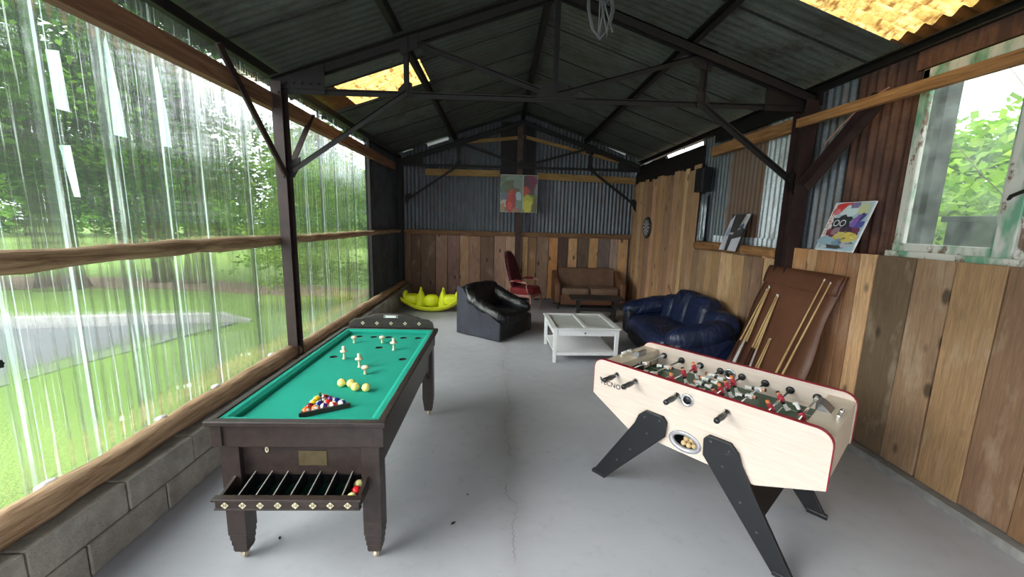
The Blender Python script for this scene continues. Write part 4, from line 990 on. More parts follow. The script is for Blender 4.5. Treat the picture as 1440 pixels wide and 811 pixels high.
# local +X = facing
m = MB(); m.sq((.02,0,.46),(.56,.58,.17),.35,.45,14); m.build('seat', M_vel2, ra)
m = MB(); m.box((.02,0,.37),(.54,.56,.07)); m.build('seat_rail', M_cw, ra, bevel=.02, seg=3)
def backfn(u, v, w_): # reclined oval
    return (u+.0, v*(1-.12*w_*(w_>0)), w_)
Mb = Matrix.Translation((-.28,0,.84)) @ Matrix.Rotation(R(-17),4,'Y')
m = MB(); m.sq((0,0,0),(.11,.5,.88),.75,.5,16,M=Mb,fn=backfn); m.build('backrest', M_vel, ra)
m = MB(); pts = []
for k in range(25):
    a_ = -PI*.42+2*PI*.92*k/24+PI*.0; a2 = -PI/2+.25+(2*PI-.5)*k/24
    pts.append(Mb @ Vector((-.02,.262*math.copysign(abs(math.cos(a2))**.6, math.cos(a2)),.455*math.copysign(abs(math.sin(a2))**.7, math.sin(a2)))))
m.tube(pts,.018,8); m.build('back_frame', M_cw, ra)
for s in (-1,1):
    y = s*.29
    m = MB(); m.tube([(-.20,y,.66),(-.1,y*1.02,.68),(.05,y*1.05,.665),(.17,y*1.06,.66),(.2,y*1.06,.64),(.18,y*1.04,.58),(.2,y,.5),(.24,y*.98,.4)],[.018,.018,.02,.024,.022,.018,.018,.02],8); arm = m.build('arm', M_cw, ra)
    m = MB(); m.sq((-.02,y*1.03,.69),(.2,.055,.05),.5,.5,8); m.build('arm_pad', M_vel2, arm)
    MB().tube([(.25,y*.95,.42),(.29,y*.97,.32),(.27,y*.95,.18),(.26,y*.97,.06),(.29,y*1.0,0)],[.03,.028,.018,.014,.02],8).build('leg', M_cw, ra)
    MB().tube([(-.22,y*.9,.42),(-.25,y*.9,.25),(-.33,y*.9,0)],[.026,.02,.016],8).build('leg', M_cw, ra)
# black armchair
M_bl = leather('glossy_black_leather', srgb(16,16,20), .3, 1., 4, .3); M_side = leather('slate_side_cloth', srgb(42,44,54), .6, .9, 3.0, .15)
# local +X = facing, +Y = chair's left (away)
fx = Vector((.737,-.54,0)).normalized(); rzc = math.atan2(fx.y, fx.x)
ba = empty('black_armchair', (-.71, 6.69, 0), rzc); tag(ba, 'black leather low armchair with slate grey fabric side', 'armchair')
D, Wd = .92, .95
prof = [(0,.015),(0,.80),(.04,.83),(.13,.80),(.25,.66),(.38,.56),(.55,.50),(.72,.42),(.86,.33),(.91,.31),(.92,.29),(.92,.015)]
MB().prism(prof, -.004, .05).build('side_panel', M_side, ba, bevel=.018, seg=3)
MB().prism(prof, Wd-.05, Wd+.004).build('side_panel', M_side, ba, bevel=.018, seg=3)
m = MB(); m.box((.5,Wd/2,.16),(.8,Wd-.1,.29)); m.build('base', M_bl, ba, bevel=.03, seg=3)
m = MB(); m.sq((.56,Wd/2,.33),(.78,Wd-.24,.2),.45,.3,16); m.build('seat_cushion', M_bl, ba)
m = MB(); m.sq((0,0,0),(.28,Wd-.02,.72),.5,.28,18,M=Matrix.Translation((.17,Wd/2,.50)) @ Matrix.Rotation(R(-13),4,'Y'), fn=lambda u,v,w_: (u*(1-.25*max(0,w_)), v, w_+.05*v*v*0)); m.build('backrest', M_bl, ba)
for s, y in ((0,.11),(1,Wd-.11)):
    m = MB(); pts = [(.06,y,.72),(.2,y,.66),(.38,y,.53+.04*s),(.56,y,.47+.05*s),(.74,y,.41+.07*s),(.88,y,.36+.08*s),(.95,y,.33+.08*s)]
    m.tube(pts,[.09,.12,.125,.12,.12,.105,.03],16); m.build('arm', M_bl, ba)
m = MB(); m.sq((.89,Wd/2,.19),(.08,Wd-.06,.33),.4,.3,12); m.build('front_panel', M_bl, ba)
# yellow rocker
M_yel = plain('yellow_green_plastic', srgb(236,244,40), .35, 0, .04, 6)
yr = empty('rocking_toy', (-1.42, 8.4, 0), R(-2)); tag(yr, 'yellow green plastic rocking seesaw toy on the floor by the back wall', 'rocking toy')
Lr = .62
def hull(u, v):
    x = (u-.5)*2*Lr; t_ = abs(x)/Lr; zb = .0+.2*t_**2.2; a_ = PI*v
    return (x, .2*math.cos(a_)*(1-.25*t_**3), zb+.10-.10*math.sin(a_)**.7+.0)
m = MB(); m.grid(hull, 28, 14)
m.build('hull', M_yel, yr, solid=.012)
m = MB()
for s in (-1,1): m.tube([((k/14-1)*Lr if False else (k/12-1)*Lr, s*.205*(1-.25*abs((k/12-1))**3), .10+.2*abs(k/12-1)**2.2) for k in range(25)], .016, 8)
m.build('rim', M_yel, yr)
for (cx, w_, zt, pk) in ((-.22,.13,.52,1),(.25,.13,.50,1)):
    m = MB(); m.lathe([(0,0),(.125,0),(.13,.1),(.115,.2),(.08,.29),(.045,.36),(.03,.40),(.022,.44),(0,.45)], n=20, M=Matrix.Translation((cx,0,.06)) @ Matrix.Diagonal((.85,1,1,1))); o = m.build('saddle_horn', M_yel, yr)
    m = MB(); m.tube([(cx,-.1,.44),(cx,-.03,.45),(cx,.03,.45),(cx,.1,.44)],.018,10); m.build('handle_bar', M_yel, o)
m = MB(); m.sq((0,0,.22),(.3,.3,.26),.7,.8,12); m.build('middle_seat', M_yel, yr)
for s in (-1,1):
    m = MB(); m.sq((s*.42,0,.25),(.32,.28,.22),.6,.7,12); o = m.build('end_seat', M_yel, yr)
    m = MB(); m.sq((s*.55,0,.33),(.09,.22,.2),.8,.8,10); m.build('seat_back', M_yel, o)
# blue sofa
def navy():
    return leather('navy_leather', srgb(22,34,66), .33, 1., 4.0, .35)
M_navy = navy(); M_navy2 = leather('dark_navy_base', srgb(18,20,30), .5, .4, 4, .3)
bl = empty('blue_sofa', (2.62, 5.66, 0), R(-90)); tag(bl, 'puffy navy blue leather two seat sofa with camel back by the right wall', 'sofa')
m = MB(); m.sq((0,-.02,.19),(1.86,.9,.36),.3,.3,16); m.build('base', M_navy2, bl)
m = MB()
def seatfn(u,v,w_): return (u*(1+.0*v), v, w_+.25*(1-u*u)*(w_>0))
m.sq((0,-.14,.34),(1.5,.78,.26),.5,.35,20,fn=seatfn); m.build('seat_cushion', M_navy, bl)
m = MB(); 
hs = [(-.69,.80,.36),(-.25,.95,.46),(.22,.95,.46),(.68,.83,.40)]
for x, ht, w_ in hs:
    m2 = MB(); m2.sq((0,0,0),(w_*1.16,.34,ht-.28),.6,.5,18,M=Matrix.Translation((x,.26,(ht+.28)/2)) @ Matrix.Rotation(R(-10),4,'X')); m2.build('back_cushion', M_navy, bl)
m.sq((0,.36,.46),(1.9,.22,.8),.5,.6,18,fn=lambda u,v,w_:(u*(1-.12*max(0,w_)),v,w_*(1-.25*u*u) if w_>0 else w_)); m.build('back_shell', M_navy2, bl)
for s in (-1,1):
    m = MB(); y0 = .3
    pts = [(s*.84,.30,.60),(s*.88,.12,.60),(s*.90,-.08,.55),(s*.90,-.26,.52),(s*.88,-.42,.50),(s*.86,-.51,.47)]
    m.tube(pts,[.14,.165,.165,.16,.145,.06],18); m.sq((s*.9,-.04,.3),(.26,.86,.5),.4,.4,14); m.build('arm', M_navy, bl)
    m = MB(); m.sq((s*.86,-.42,.32),(.27,.16,.42),.5,.6,12); m.build('arm_front', M_navy2, bl)
for rt_ in (bl, ba):
    for o in rt_.children:
        if o.name.split('.')[0] in ('seat_cushion','back_cushion','arm','backrest','front_panel','arm_front'): wrinkle(o, .03 if rt_ is bl else .035, .09)
# leaning table cover
M_lthr = leather('brown_leatherette', srgb(100,62,42), .42, .25, 2.5, .2)
def lean_pt(v, z):  # plane: bottom x 2.72 at z0, top x 3.13 at z 1.48
    t_ = z/1.49; return 2.70+.43*t_
yt0, yt1 = 4.48, 3.50; yb0, yb1 = 4.60, 3.42
lc = empty('table_cover_board', (0,0,0)); tag(lc, 'large brown leatherette board leaning on the plank wall', 'board')
m = MB()
def bd(off):
    return lambda u, v: (lean_pt(0, 1.49*v)-off+.012*math.sin(u*5+v*3), yb0+(yb1-yb0)*u+((yt0-yb0)*(1-u)+(yt1-yb1)*u)*v+(.02*math.sin(v*11) if u in (0., 1.) else 0), 1.49*v)
m.grid(bd(0), 12, 16); m.build('board_sheet', M_lthr, lc, solid=.02)
m = MB(); m.grid(lambda u, v: (lean_pt(0,1.30+.19*v)-.02-.008*math.sin(PI*v), yt0+.015-(yt0-yt1+.03)*u, 1.30+.19*v+(.008*math.sin(u*9) if v == 0 else 0)), 16, 4); m.build('top_flap', M_lthr, lc, solid=.008)
# cues
M_cue = plain('cue_ash', srgb(206,174,122), .35, 0, .08, 30); M_cue_d = plain('cue_butt_dark', srgb(60,34,34), .3); M_cue_w = plain('cue_butt_white', srgb(206,204,206), .35)
def cue(y0, y1, L, lab, m2, short=False):
    x0, z0 = 2.60, .005
    zt = 0
    # find top along the leaning plane
    lo, hi = .1, 1.6
    for _ in range(40):
        z = (lo+hi)/2; xt = lean_pt(0, z)-.035
        if math.sqrt((xt-x0)**2+(y1-y0)**2+(z-z0)**2) < L: lo = z
        else: hi = z
    p0 = Vector((x0, y0, z0)); p1 = Vector((lean_pt(0,lo)-.035, y1, lo))
    r = empty('billiard_cue', p0); tag(r, lab, 'cue', 'cues leaning on the brown board'); d = p1-p0
    MB().tube([(0,0,0), tuple(d*.5)], [.0125,.009], 10).build('butt', m2, r)
    MB().tube([tuple(d*.5), tuple(d*.985)], [.009,.0052], 10).build('shaft', M_cue, r)
    MB().tube([tuple(d*.985), tuple(d)], [.0062,.0058], 10).build('tip', M_wh, r)
CU = [(4.44,4.36,1.30,'leftmost cue of the left bunch on the brown board',M_cue_d),(4.36,4.33,1.20,'shorter cue second from left in the left bunch',M_cue_w),(4.31,4.345,1.34,'cue with pale butt in the middle of the left bunch',M_cue_w),
      (4.25,4.33,1.33,'rightmost cue of the left bunch on the brown board',M_cue_d),
      (4.16,4.175,1.27,'leftmost cue of the middle bunch',M_cue_d),(4.10,4.155,1.27,'second cue from left in the middle bunch',M_cue_d),(4.03,4.15,1.26,'third cue from left in the middle bunch',M_cue_w),
      (3.98,4.02,.80,'short pale cue, left of the short pair',M_cue),(3.93,4.0,.81,'short pale cue, right of the short pair',M_cue),
      (3.72,3.66,1.52,'long cue of the right hand pair reaching the board top, left one',M_cue),(3.64,3.58,1.50,'long cue of the right hand pair reaching the board top, right one',M_cue)]
for a_ in CU: cue(a_[0], a_[1], a_[2], a_[3], a_[4])
# ================================================================ PICTURES, DARTBOARD
M_art = NT('painted_colours'); _at = M_art.node('ShaderNodeAttribute', _attribute_name='col').outputs['Color']; _n = M_art.noise(M_art.coords(), 30, 4, .6)
M_art = M_art.finish(M_art.principled(M_art.mix(M_art.math('MULTIPLY', _n, .1), _at, (.6,.6,.58)), .5))
def blob(mb, cx, cz, rx, rz, col, layer, n=18, wob=.12, seed=0, rot=0., ys=-1):
    g = random.Random(seed+int(cx*999)+int(cz*777)); pts = []
    for k in range(n):
        a_ = 2*PI*k/n; q_ = 1+g.uniform(-wob, wob); x = rx*math.cos(a_)*q_; z = rz*math.sin(a_)*q_
        pts.append((cx+x*math.cos(rot)-z*math.sin(rot), cz+x*math.sin(rot)+z*math.cos(rot)))
    mb.add([(x, -.0006*layer, z) for x, z in pts], [tuple(range(n))], 0, srgb(*col))
def quad(mb, pts, col, layer): mb.add([(x, -.0006*layer, z) for x, z in pts], [tuple(range(len(pts)))], 0, srgb(*col))
def clip_art(mb, w_, h_):
    vs = []
    for x, y, z in mb.v: vs.append((max(0, min(w_, x)), y, max(0, min(h_, z))))
    mb.v = vs
# gable painting (two canvases in one frame)
pa = empty('painting', (-.005, 9.42, 2.13)); tag(pa, 'abstract painting in green, red and yellow hung on the centre post', 'painting')
w1, w2, hh = .52, .33, .84
MB().box((w1/2,.012,hh/2),(w1,.022,hh)).build('left_canvas', plain('canvas_edge', srgb(214,208,190), .7), pa)
MB().box((w1+w2/2+.005,.012,hh/2),(w2,.022,hh)).build('right_canvas', plain('canvas_edge', srgb(214,208,190), .7), pa)
m = MB(); quad(m, [(.008,.008),(w1-.01,.008),(w1-.01,hh-.008),(.008,hh-.008)], (122,138,122), 1)
L2 = [(.12,.72,.14,.08,(110,128,104)),(.3,.74,.2,.07,(130,150,130)),(.24,.56,.2,.16,(96,104,66)),(.1,.5,.1,.12,(92,116,96)),(.4,.62,.1,.14,(126,136,128)),(.28,.5,.18,.06,(112,96,66)),(.1,.35,.1,.09,(112,116,132)),(.42,.35,.07,.12,(176,200,202)),
      (.11,.2,.1,.08,(196,192,180)),(.4,.14,.1,.15,(126,146,134)),(.06,.1,.04,.12,(196,140,100)),(.26,.38,.08,.14,(190,84,54)),(.24,.2,.11,.2,(196,66,56)),(.31,.3,.06,.2,(176,64,62)),(.22,.14,.05,.1,(220,90,74)),(.36,.05,.1,.05,(170,120,96))]
for i, (cx, cz, rx, rz, c) in enumerate(L2): blob(m, cx, cz, rx, rz, c, 2+i)
clip_art(m, w1-.01, hh-.008)
x0 = w1+.012; m2 = MB(); quad(m2, [(0,.008),(w2-.015,.008),(w2-.015,hh-.008),(0,hh-.008)], (108,100,70), 1)
for i, (cx, cz, rx, rz, c, ro_) in enumerate(((.18,.66,.16,.2,(110,34,70),.4),(.05,.62,.07,.2,(74,40,48),0),(.05,.45,.09,.14,(184,72,48),0),(.2,.44,.12,.05,(84,72,74),.6),(.3,.5,.05,.14,(126,126,116),0),(.12,.34,.16,.06,(120,130,50),0),(.1,.2,.14,.2,(186,184,52),0),(.1,.14,.12,.14,(206,200,70),0),(.26,.1,.07,.12,(100,100,60),0))):
    blob(m2, cx, cz, rx, rz, c, 2+i, rot=ro_)
clip_art(m2, w2-.015, hh-.008); m2.v = [(x+x0, y, z) for x, y, z in m2.v]
m.build('left_artwork', M_art, pa); m2.build('right_artwork', M_art, pa)
def leaning(name, lab, cat, ya, w_, z0, h_, x0, x1, edge):
    """board standing on z0 leaning against the right wall; picture faces -x; local x runs toward the camera (-y)"""
    L = math.hypot(x1-x0, h_); tilt = math.atan2(x1-x0, h_)
    r = empty(name, (x0, ya, z0)); r.rotation_euler = Euler((-tilt, 0, R(-90)), 'XYZ') ; tag(r, lab, cat)
    MB().box((w_/2,.008,L/2),(w_,.014,L)).build('canvas', edge, r); return r, L
M_wedge = plain('white_board_edge', srgb(232,234,238), .5)
r, L = leaning('poster', 'colourful poster with goggles and paint strokes on top of the planks', 'poster', 3.86, .42, 1.712, .45, XR-.10, XR+.05, M_wedge)
m = MB(); W = .42
quad(m, [(.008,.008),(W-.008,.008),(W-.008,L-.008),(.008,L-.008)], (176,204,216), 1)
quad(m, [(.008,.1),(.07,.1),(.07,L-.02),(.008,L-.02)], (226,214,214), 2)
for i, (cx, cz, rx, rz, c, ro_) in enumerate(((.12,.43,.1,.045,(206,48,52),.1),(.06,.38,.05,.03,(220,120,130),0),(.2,.38,.09,.06,(206,226,232),0),(.24,.44,.05,.03,(120,110,150),0),(.34,.4,.06,.06,(196,204,160),.5),(.33,.3,.03,.09,(60,60,130),-.7),(.3,.26,.03,.1,(130,90,180),-.4),(.36,.24,.03,.08,(70,80,160),-.9),(.35,.18,.05,.05,(110,40,80),0),(.12,.18,.08,.05,(120,40,60),.3),
        (.17,.27,.11,.075,(24,30,44),.1),(.15,.19,.055,.03,(150,120,130),.5),(.26,.19,.07,.05,(60,36,70),.2),(.28,.13,.13,.045,(222,200,90),.1),(.22,.15,.06,.03,(206,190,110),0),(.1,.09,.09,.05,(150,180,196),0),(.22,.08,.06,.03,(120,150,170),.2),(.2,.035,.13,.02,(60,60,60),0),(.1,.03,.04,.018,(196,200,206),0),(.33,.06,.05,.03,(186,190,206),0))):
    blob(m, cx, cz, rx, rz, c, 3+i, rot=ro_, wob=.22)
def ring(mb, cx, cz, r0, r1, col, layer):
    for k in range(20):
        a0, a1 = 2*PI*k/20, 2*PI*(k+1)/20
        mb.add([(cx+r_*math.cos(a_), -.0006*layer, cz+r_*math.sin(a_)) for r_, a_ in ((r0,a0),(r0,a1),(r1,a1),(r1,a0))], [(0,1,2,3)], 0, srgb(*col))
for cx in (.13,.2): ring(m, cx, .265, .024, .032, (226,230,240), 25); ring(m, cx, .265, .0, .023, (14,18,26), 25)
for k in range(10): zz = .09+.032*k; quad(m, [(.016,zz),(.034 if k % 3 else .05,zz),(.034 if k % 3 else .05,zz+.006),(.016,zz+.006)], (150,70,80), 4); quad(m, [(.022+.02*(k % 2),zz+.008),(.03+.02*(k % 2),zz+.008),(.03+.02*(k % 2),zz+.024),(.022+.02*(k % 2),zz+.024)], (170,90,96), 4)
g = random.Random(5)
for k in range(16):
    a_ = g.uniform(-.6,.9); x, z_ = g.uniform(.2,.38), g.uniform(.06,.17); l_ = g.uniform(.02,.05); quad(m, [(x,z_),(x+l_*math.cos(a_),z_+l_*math.sin(a_)),(x+l_*math.cos(a_),z_+l_*math.sin(a_)+.005),(x,z_+.005)], g.choice([(60,60,110),(230,210,110),(240,240,240),(80,60,100)]), 26)
clip_art(m, W-.008, L-.008); m.build('artwork', M_art, r)
r, L = leaning('guitar_picture', 'black and white canvas print of guitar strings on the log ledge', 'picture', 5.46, .40, 1.60, .48, XR-.17, XR-.02, plain('dark_edge', srgb(40,38,40), .6))
m = MB(); W = .40
quad(m, [(0,0),(W,0),(W,L),(0,L)], (26,24,28), 1)
quad(m, [(.0,.0),(.13,.0),(.09,.25),(.07,L),(.0,.42)], (206,204,216), 2); quad(m, [(.02,.2),(.1,.2),(.09,.3),(.04,.34)], (150,156,180), 3)
quad(m, [(.2,0),(.39,0),(.38,.2),(.2,.16)], (214,212,222), 2); quad(m, [(.3,.36),(.38,.3),(.4,L),(.31,L)], (208,206,214), 2); quad(m, [(.24,.28),(.3,.28),(.35,.48),(.3,.48)], (176,172,168), 3)
quad(m, [(.17,.2),(.34,.18),(.36,.3),(.2,.28)], (58,56,56), 4); quad(m, [(.26,.3),(.36,.33),(.34,.38),(.25,.34)], (70,80,110), 4)
for k in range(6): quad(m, [(.105+.016*k,0),(.108+.016*k,0),(.122+.028*k*.8,L),(.119+.028*k*.8,L)], (132,118,116), 5)
quad(m, [(.1,.22),(.19,.22),(.19,.25),(.1,.25)], (190,186,190), 6)
clip_art(m, W, L); m.build('artwork', M_art, r)
# dartboard
db = empty('dartboard', (XR-.03, 8.6, 1.86)); db.rotation_euler = (0,0,R(-90)); tag(db, 'round black and white dartboard on the tall planks', 'dartboard')
MB().lathe([(0,0),(.225,0),(.228,.02),(.215,.035),(0,.035)], n=40, M=Matrix.Rotation(R(90),4,'X')).build('board', M_black, db)
m = MB()
for k in range(20):
    a0 = (k-.5)*2*PI/20; 
    def sec(r0, r1, col, lay):
        n_ = 3; vs = []
        for j in range(n_+1): a_ = a0+2*PI/20*j/n_; vs += [(r0*math.cos(a_), -.0355-.0004*lay, r0*math.sin(a_)), (r1*math.cos(a_), -.0355-.0004*lay, r1*math.sin(a_))]
        m.add(vs, [(2*j, 2*j+1, 2*j+3, 2*j+2) for j in range(n_)], 0, srgb(*col))
    if k % 2 == 0: sec(.02,.165,(206,204,212),1)
    else: sec(.02,.165,(18,18,22),1)
    sec(.095,.104,(150,40,40) if k % 2 else (40,110,70),2); sec(.16,.17,(150,40,40) if k % 2 else (40,110,70),2)
m.build('scoring_sectors', M_art, db)
m = MB(); m.lathe([(0,0),(.018,0),(.018,.002),(0,.002)], n=16, M=Matrix.Translation((0,-.036,0)) @ Matrix.Rotation(R(90),4,'X')); m.build('bullseye', M_redball, db)
DN = [20,1,18,4,13,6,10,15,2,17,3,19,7,16,8,11,14,9,12,5]
for k, n_ in enumerate(DN):
    a_ = PI/2-k*2*PI/20; text('number', str(n_), .032, M_wh, db, (.195*math.cos(a_), -.0362, .195*math.sin(a_)), (R(90),0,0), .0003)
# hanging cable
M_wire = plain('grey_cable', srgb(96,96,98), .4)
hc = empty('hanging_cable', (.72, 3.3, 3.3)); tag(hc, 'coil of grey cable hanging from the roof near the ridge', 'cable')
m = MB()
for (x0, x1, z1, yy) in ((-.10,.11,.95,0),(-.08,.10,.33,.03),(.0,.09,.36,-.03)):
    m.tube([(x0,yy,z1 if x0 < -.09 else .34),(x0+.01,yy,.2),(x0+.05,yy,.06),((x0+x1)/2+.01,yy,.0),(x1-.03,yy,.07),(x1,yy,.2),(x1-.02,yy,.3),(x1-.07,yy,.24),(x0+.1,yy,.03)],.007,8)
m.build('cable_loops', M_wire, hc); MB().tube([(.0,0,.95),(.0,0,.02)],.005,8).build('cable_drop', M_wire, hc)
mb = MB().tube([(3.12,3.36,3.05),(3.08,3.52,2.98),(3.07,3.72,2.84),(3.06,3.86,2.72),(3.07,3.9,2.66)],.007,6); tag(mb.build('dry_twig', plain('twig', srgb(150,110,90), .8)), 'thin dry twig hooked over the batten by the rusty sheet', 'twig')
mb = MB().tube([(3.14,6.9,.62),(3.13,6.95,.66),(3.13,7.1,.72),(3.13,7.2,.84)],.006,6); tag(mb.build('dry_twig', M_cue_d), 'dark cable end poking from planks behind the blue sofa', 'cable')
# debris on the log: white plaster bits
g = random.Random(4); M_pl = plain('white_plaster', srgb(222,222,220), .8, 0, .06, 40)
for y, lab in ((1.92,'white plaster flake on the log nearest the camera'),(2.62,'white plaster flake on the log, second along'),(3.15,'white plaster flake on the log, third along'),(3.95,'white plaster flake on the log by the steel post')):
    m = MB(); m.sq((0,0,0),(.05,.11 if y < 2 else .07,.028),.8,.9,5,fn=lambda u,v,w_: (u+g.uniform(-.2,.2), v+g.uniform(-.2,.2), w_)); o = m.build('plaster_flake', M_pl, None, loc=(-2.285, y, .525)); tag(o, lab, 'debris', 'plaster flakes on the log')
M_lf = plain('dead_leaf', srgb(46,40,36), .9)
for i, (x, y, s_, lab) in enumerate(((-1.72,2.95,.03,'dead leaf at the foot of the block wall'),(-1.55,2.5,.028,'dead leaf on the floor near the block wall'),(-.19,2.55,.012,'tiny dark chip on the floor left of the long crack'),(-.26,2.28,.022,'dark leaf scrap on the floor between the tables'),(-1.28,2.16,.018,'small dead leaf left of the ball tray'))):
    m = MB(); m.add([(-s_,0,.001),(0,-s_*.45,.004),(s_,0,.001),(0,s_*.5,.003)], [(0,1,2,3)]); o = m.build('dead_leaf', M_lf, None, loc=(x,y,.002), rot=(0,0,i*1.3), solid=.001); tag(o, lab, 'leaf', 'leaf litter on the floor')
# ================================================================ OUTSIDE
def grass_mat():
    t = NT('lawn_grass'); n = t.noise(t.coords(), 1.1, 6, .65); n2 = t.noise(t.coords((1,1,1)), 28, 4, .7); n3 = t.noise(t.coords(), .25, 3)
    c = t.ramp(n, [(.3, (.12,.225,.025)), (.7, (.18,.31,.04))]); c = t.mix(t.ramp(n2, [(.3, .5), (.7, 0.)]), c, (.05,.09,.02)); c = t.mix(t.ramp(n3, [(.45, 0.), (.6, .5)]), c, (.23,.33,.07))
    return t.finish(t.principled(c, .9, 0, t.bump(n2, .8, .05)))
M_grass = grass_mat()
def litter_mat():
    t = NT('leaf_litter'); n = t.noise(t.coords(), 6, 6, .7)
    return t.finish(t.principled(t.ramp(n, [(.3, (.12,.09,.05)), (.6, (.24,.16,.10)), (.75, (.14,.2,.05))]), .95, 0, t.bump(n, .6, .05)))
M_litter = litter_mat()
M_road = plain('grey_tarmac', (.13,.134,.142), .55, 0, .12, 3)
def lawn(x, y):
    return -.1+.015*math.sin(x*1.3+y*.7)+.012*math.sin(y*1.9-x)+(.03*max(0, -x-6)*.3 if y > 9 else 0)
mb = MB(); nx, ny = 60, 70
mb.grid(lambda u, v: (-2.32-(60**u-1)*1.2, -6+100*v**2.2, -.1+(.01*math.sin(u*70+v*40)+.008*math.sin(v*90)) ), nx, ny, flip=False)
struct(mb.build('ground_lawn', M_grass), 'bright green lawn outside')
mb = MB(); mb.grid(lambda u, v: (3.5+(40**u-1)*1.0, -6+40*v, -.1+.8*u), 20, 20); struct(mb.build('ground_right', M_litter))
road = [(-4.6,-4),(-5.25,0),(-5.62,3.0),(-5.66,4.42),(-5.52,5.2),(-5.3,5.9),(-5.2,6.5),(-5.0,7.1),(-4.9,7.5),(-5.4,7.42),(-8.3,6.76),(-14,5.5),(-30,2),(-30,-8),(-5,-8)]
mb = MB(); mb.prism(road, -.10, -.083, 'xy'); struct(mb.build('ground_road', M_road), 'grey tarmac drive outside')
# pale kerb with slots
M_kerb = plain('pale_concrete_kerb', (.36,.35,.34), .9, 0, .15, 8, .3)
kp = [(-30,2),(-14,5.5),(-8.3,6.76),(-5.3,7.43),(-4.8,7.6)]
mb = MB()
for (a, b) in zip(kp[:-1], kp[1:]): mb.bar((a[0],a[1]+.08,.0), (b[0],b[1]+.08,-.19 if b[0] > -5 else (-.03 if b[0] > -6 else 0.)), .16, .22)
tag(mb.build('kerb_wall', M_kerb, bevel=.01), 'low pale concrete kerb along the far side of the drive', 'kerb')
mb = MB().prism([(-20,9.2),(-12,10.4),(-9,10.9),(-5.4,10.2),(-3.5,10.0),(-3.2,11.2),(-5.5,11.8),(-9,12.4),(-12,12.6),(-22,12)], -.1, -.078, 'xy'); struct(mb.build('ground_leaf_strip', M_litter), 'strip of fallen leaves under the trees')
def leafmat(name, a, b, tr=.45):
    t = NT(name); at = t.node('ShaderNodeAttribute', _attribute_name='rnd').outputs['Fac']
    c = t.ramp(at, [(0., a), (1., b)])
    d = t.node('ShaderNodeBsdfDiffuse'); t.set(d.inputs[0], c); l = t.node('ShaderNodeBsdfTranslucent'); t.set(l.inputs[0], t.mix(1., c, (1.2,1.3,.7), 'MULTIPLY'))
    m = t.node('ShaderNodeMixShader'); t.set(m.inputs[0], tr); t.l.new(d.outputs[0], m.inputs[1]); t.l.new(l.outputs[0], m.inputs[2]); return t.finish(m)
ML = {'con': leafmat('conifer_sprays', (.018,.055,.014), (.075,.18,.035), .4), 'broad': leafmat('broad_leaves', (.06,.15,.025), (.17,.32,.05), .5), 'light': leafmat('young_leaves', (.10,.22,.03), (.28,.42,.08), .55), 'vine': leafmat('vine_leaves', (.12,.24,.03), (.36,.5,.12), .6)}
def bark():
    t = NT('tree_bark'); n = t.noise(t.coords((8,8,1.2)), 2.5, 6, .7, .5); return t.finish(t.principled(t.ramp(n, [(.3, (.03,.022,.018)), (.7, (.11,.085,.07))]), .95, 0, t.bump(n, 1., .06)))
M_bark = bark()
def leaves(name, centers, per, spread, size, mat, parent, seed, flat=.5, aspect=.55):
    """centers (N,3); per leaves around each; oriented quads folded along the middle"""
    rg = np.random.default_rng(seed); C = np.repeat(np.array(centers), per, axis=0)
    n = len(C); P = C+rg.normal(0, 1, (n,3))*np.array(spread)
    d = rg.normal(0, 1, (n,3)); d[:,2] *= flat; d /= np.linalg.norm(d, axis=1)[:,None]
    nn = rg.normal(0, 1, (n,3))*np.array([.6,.6,1.]); s = np.cross(nn, d); s /= (np.linalg.norm(s, axis=1)[:,None]+1e-6)
    L = size*rg.uniform(.6, 1.3, n)[:,None]; W_ = L*aspect
    v = np.stack([P-d*L/2, P+s*W_/2, P+d*L/2, P-s*W_/2], axis=1).reshape(-1, 3)
    me = bpy.data.meshes.new(name); me.vertices.add(4*n); me.vertices.foreach_set('co', v.astype(np.float32).ravel())
    me.loops.add(4*n); me.loops.foreach_set('vertex_index', np.arange(4*n, dtype=np.int32)); me.polygons.add(n); me.polygons.foreach_set('loop_start', np.arange(0, 4*n, 4, dtype=np.int32)); me.polygons.foreach_set('loop_total', np.full(n, 4, dtype=np.int32))
    me.update(calc_edges=True); me.materials.append(mat)
    at = me.attributes.new('rnd', 'FLOAT', 'FACE'); at.data.foreach_set('value', rg.uniform(0, 1, n).astype(np.float32))
    o = bpy.data.objects.new(name, me); COL.objects.link(o); o.parent = parent; o['kind'] = 'stuff'; return o
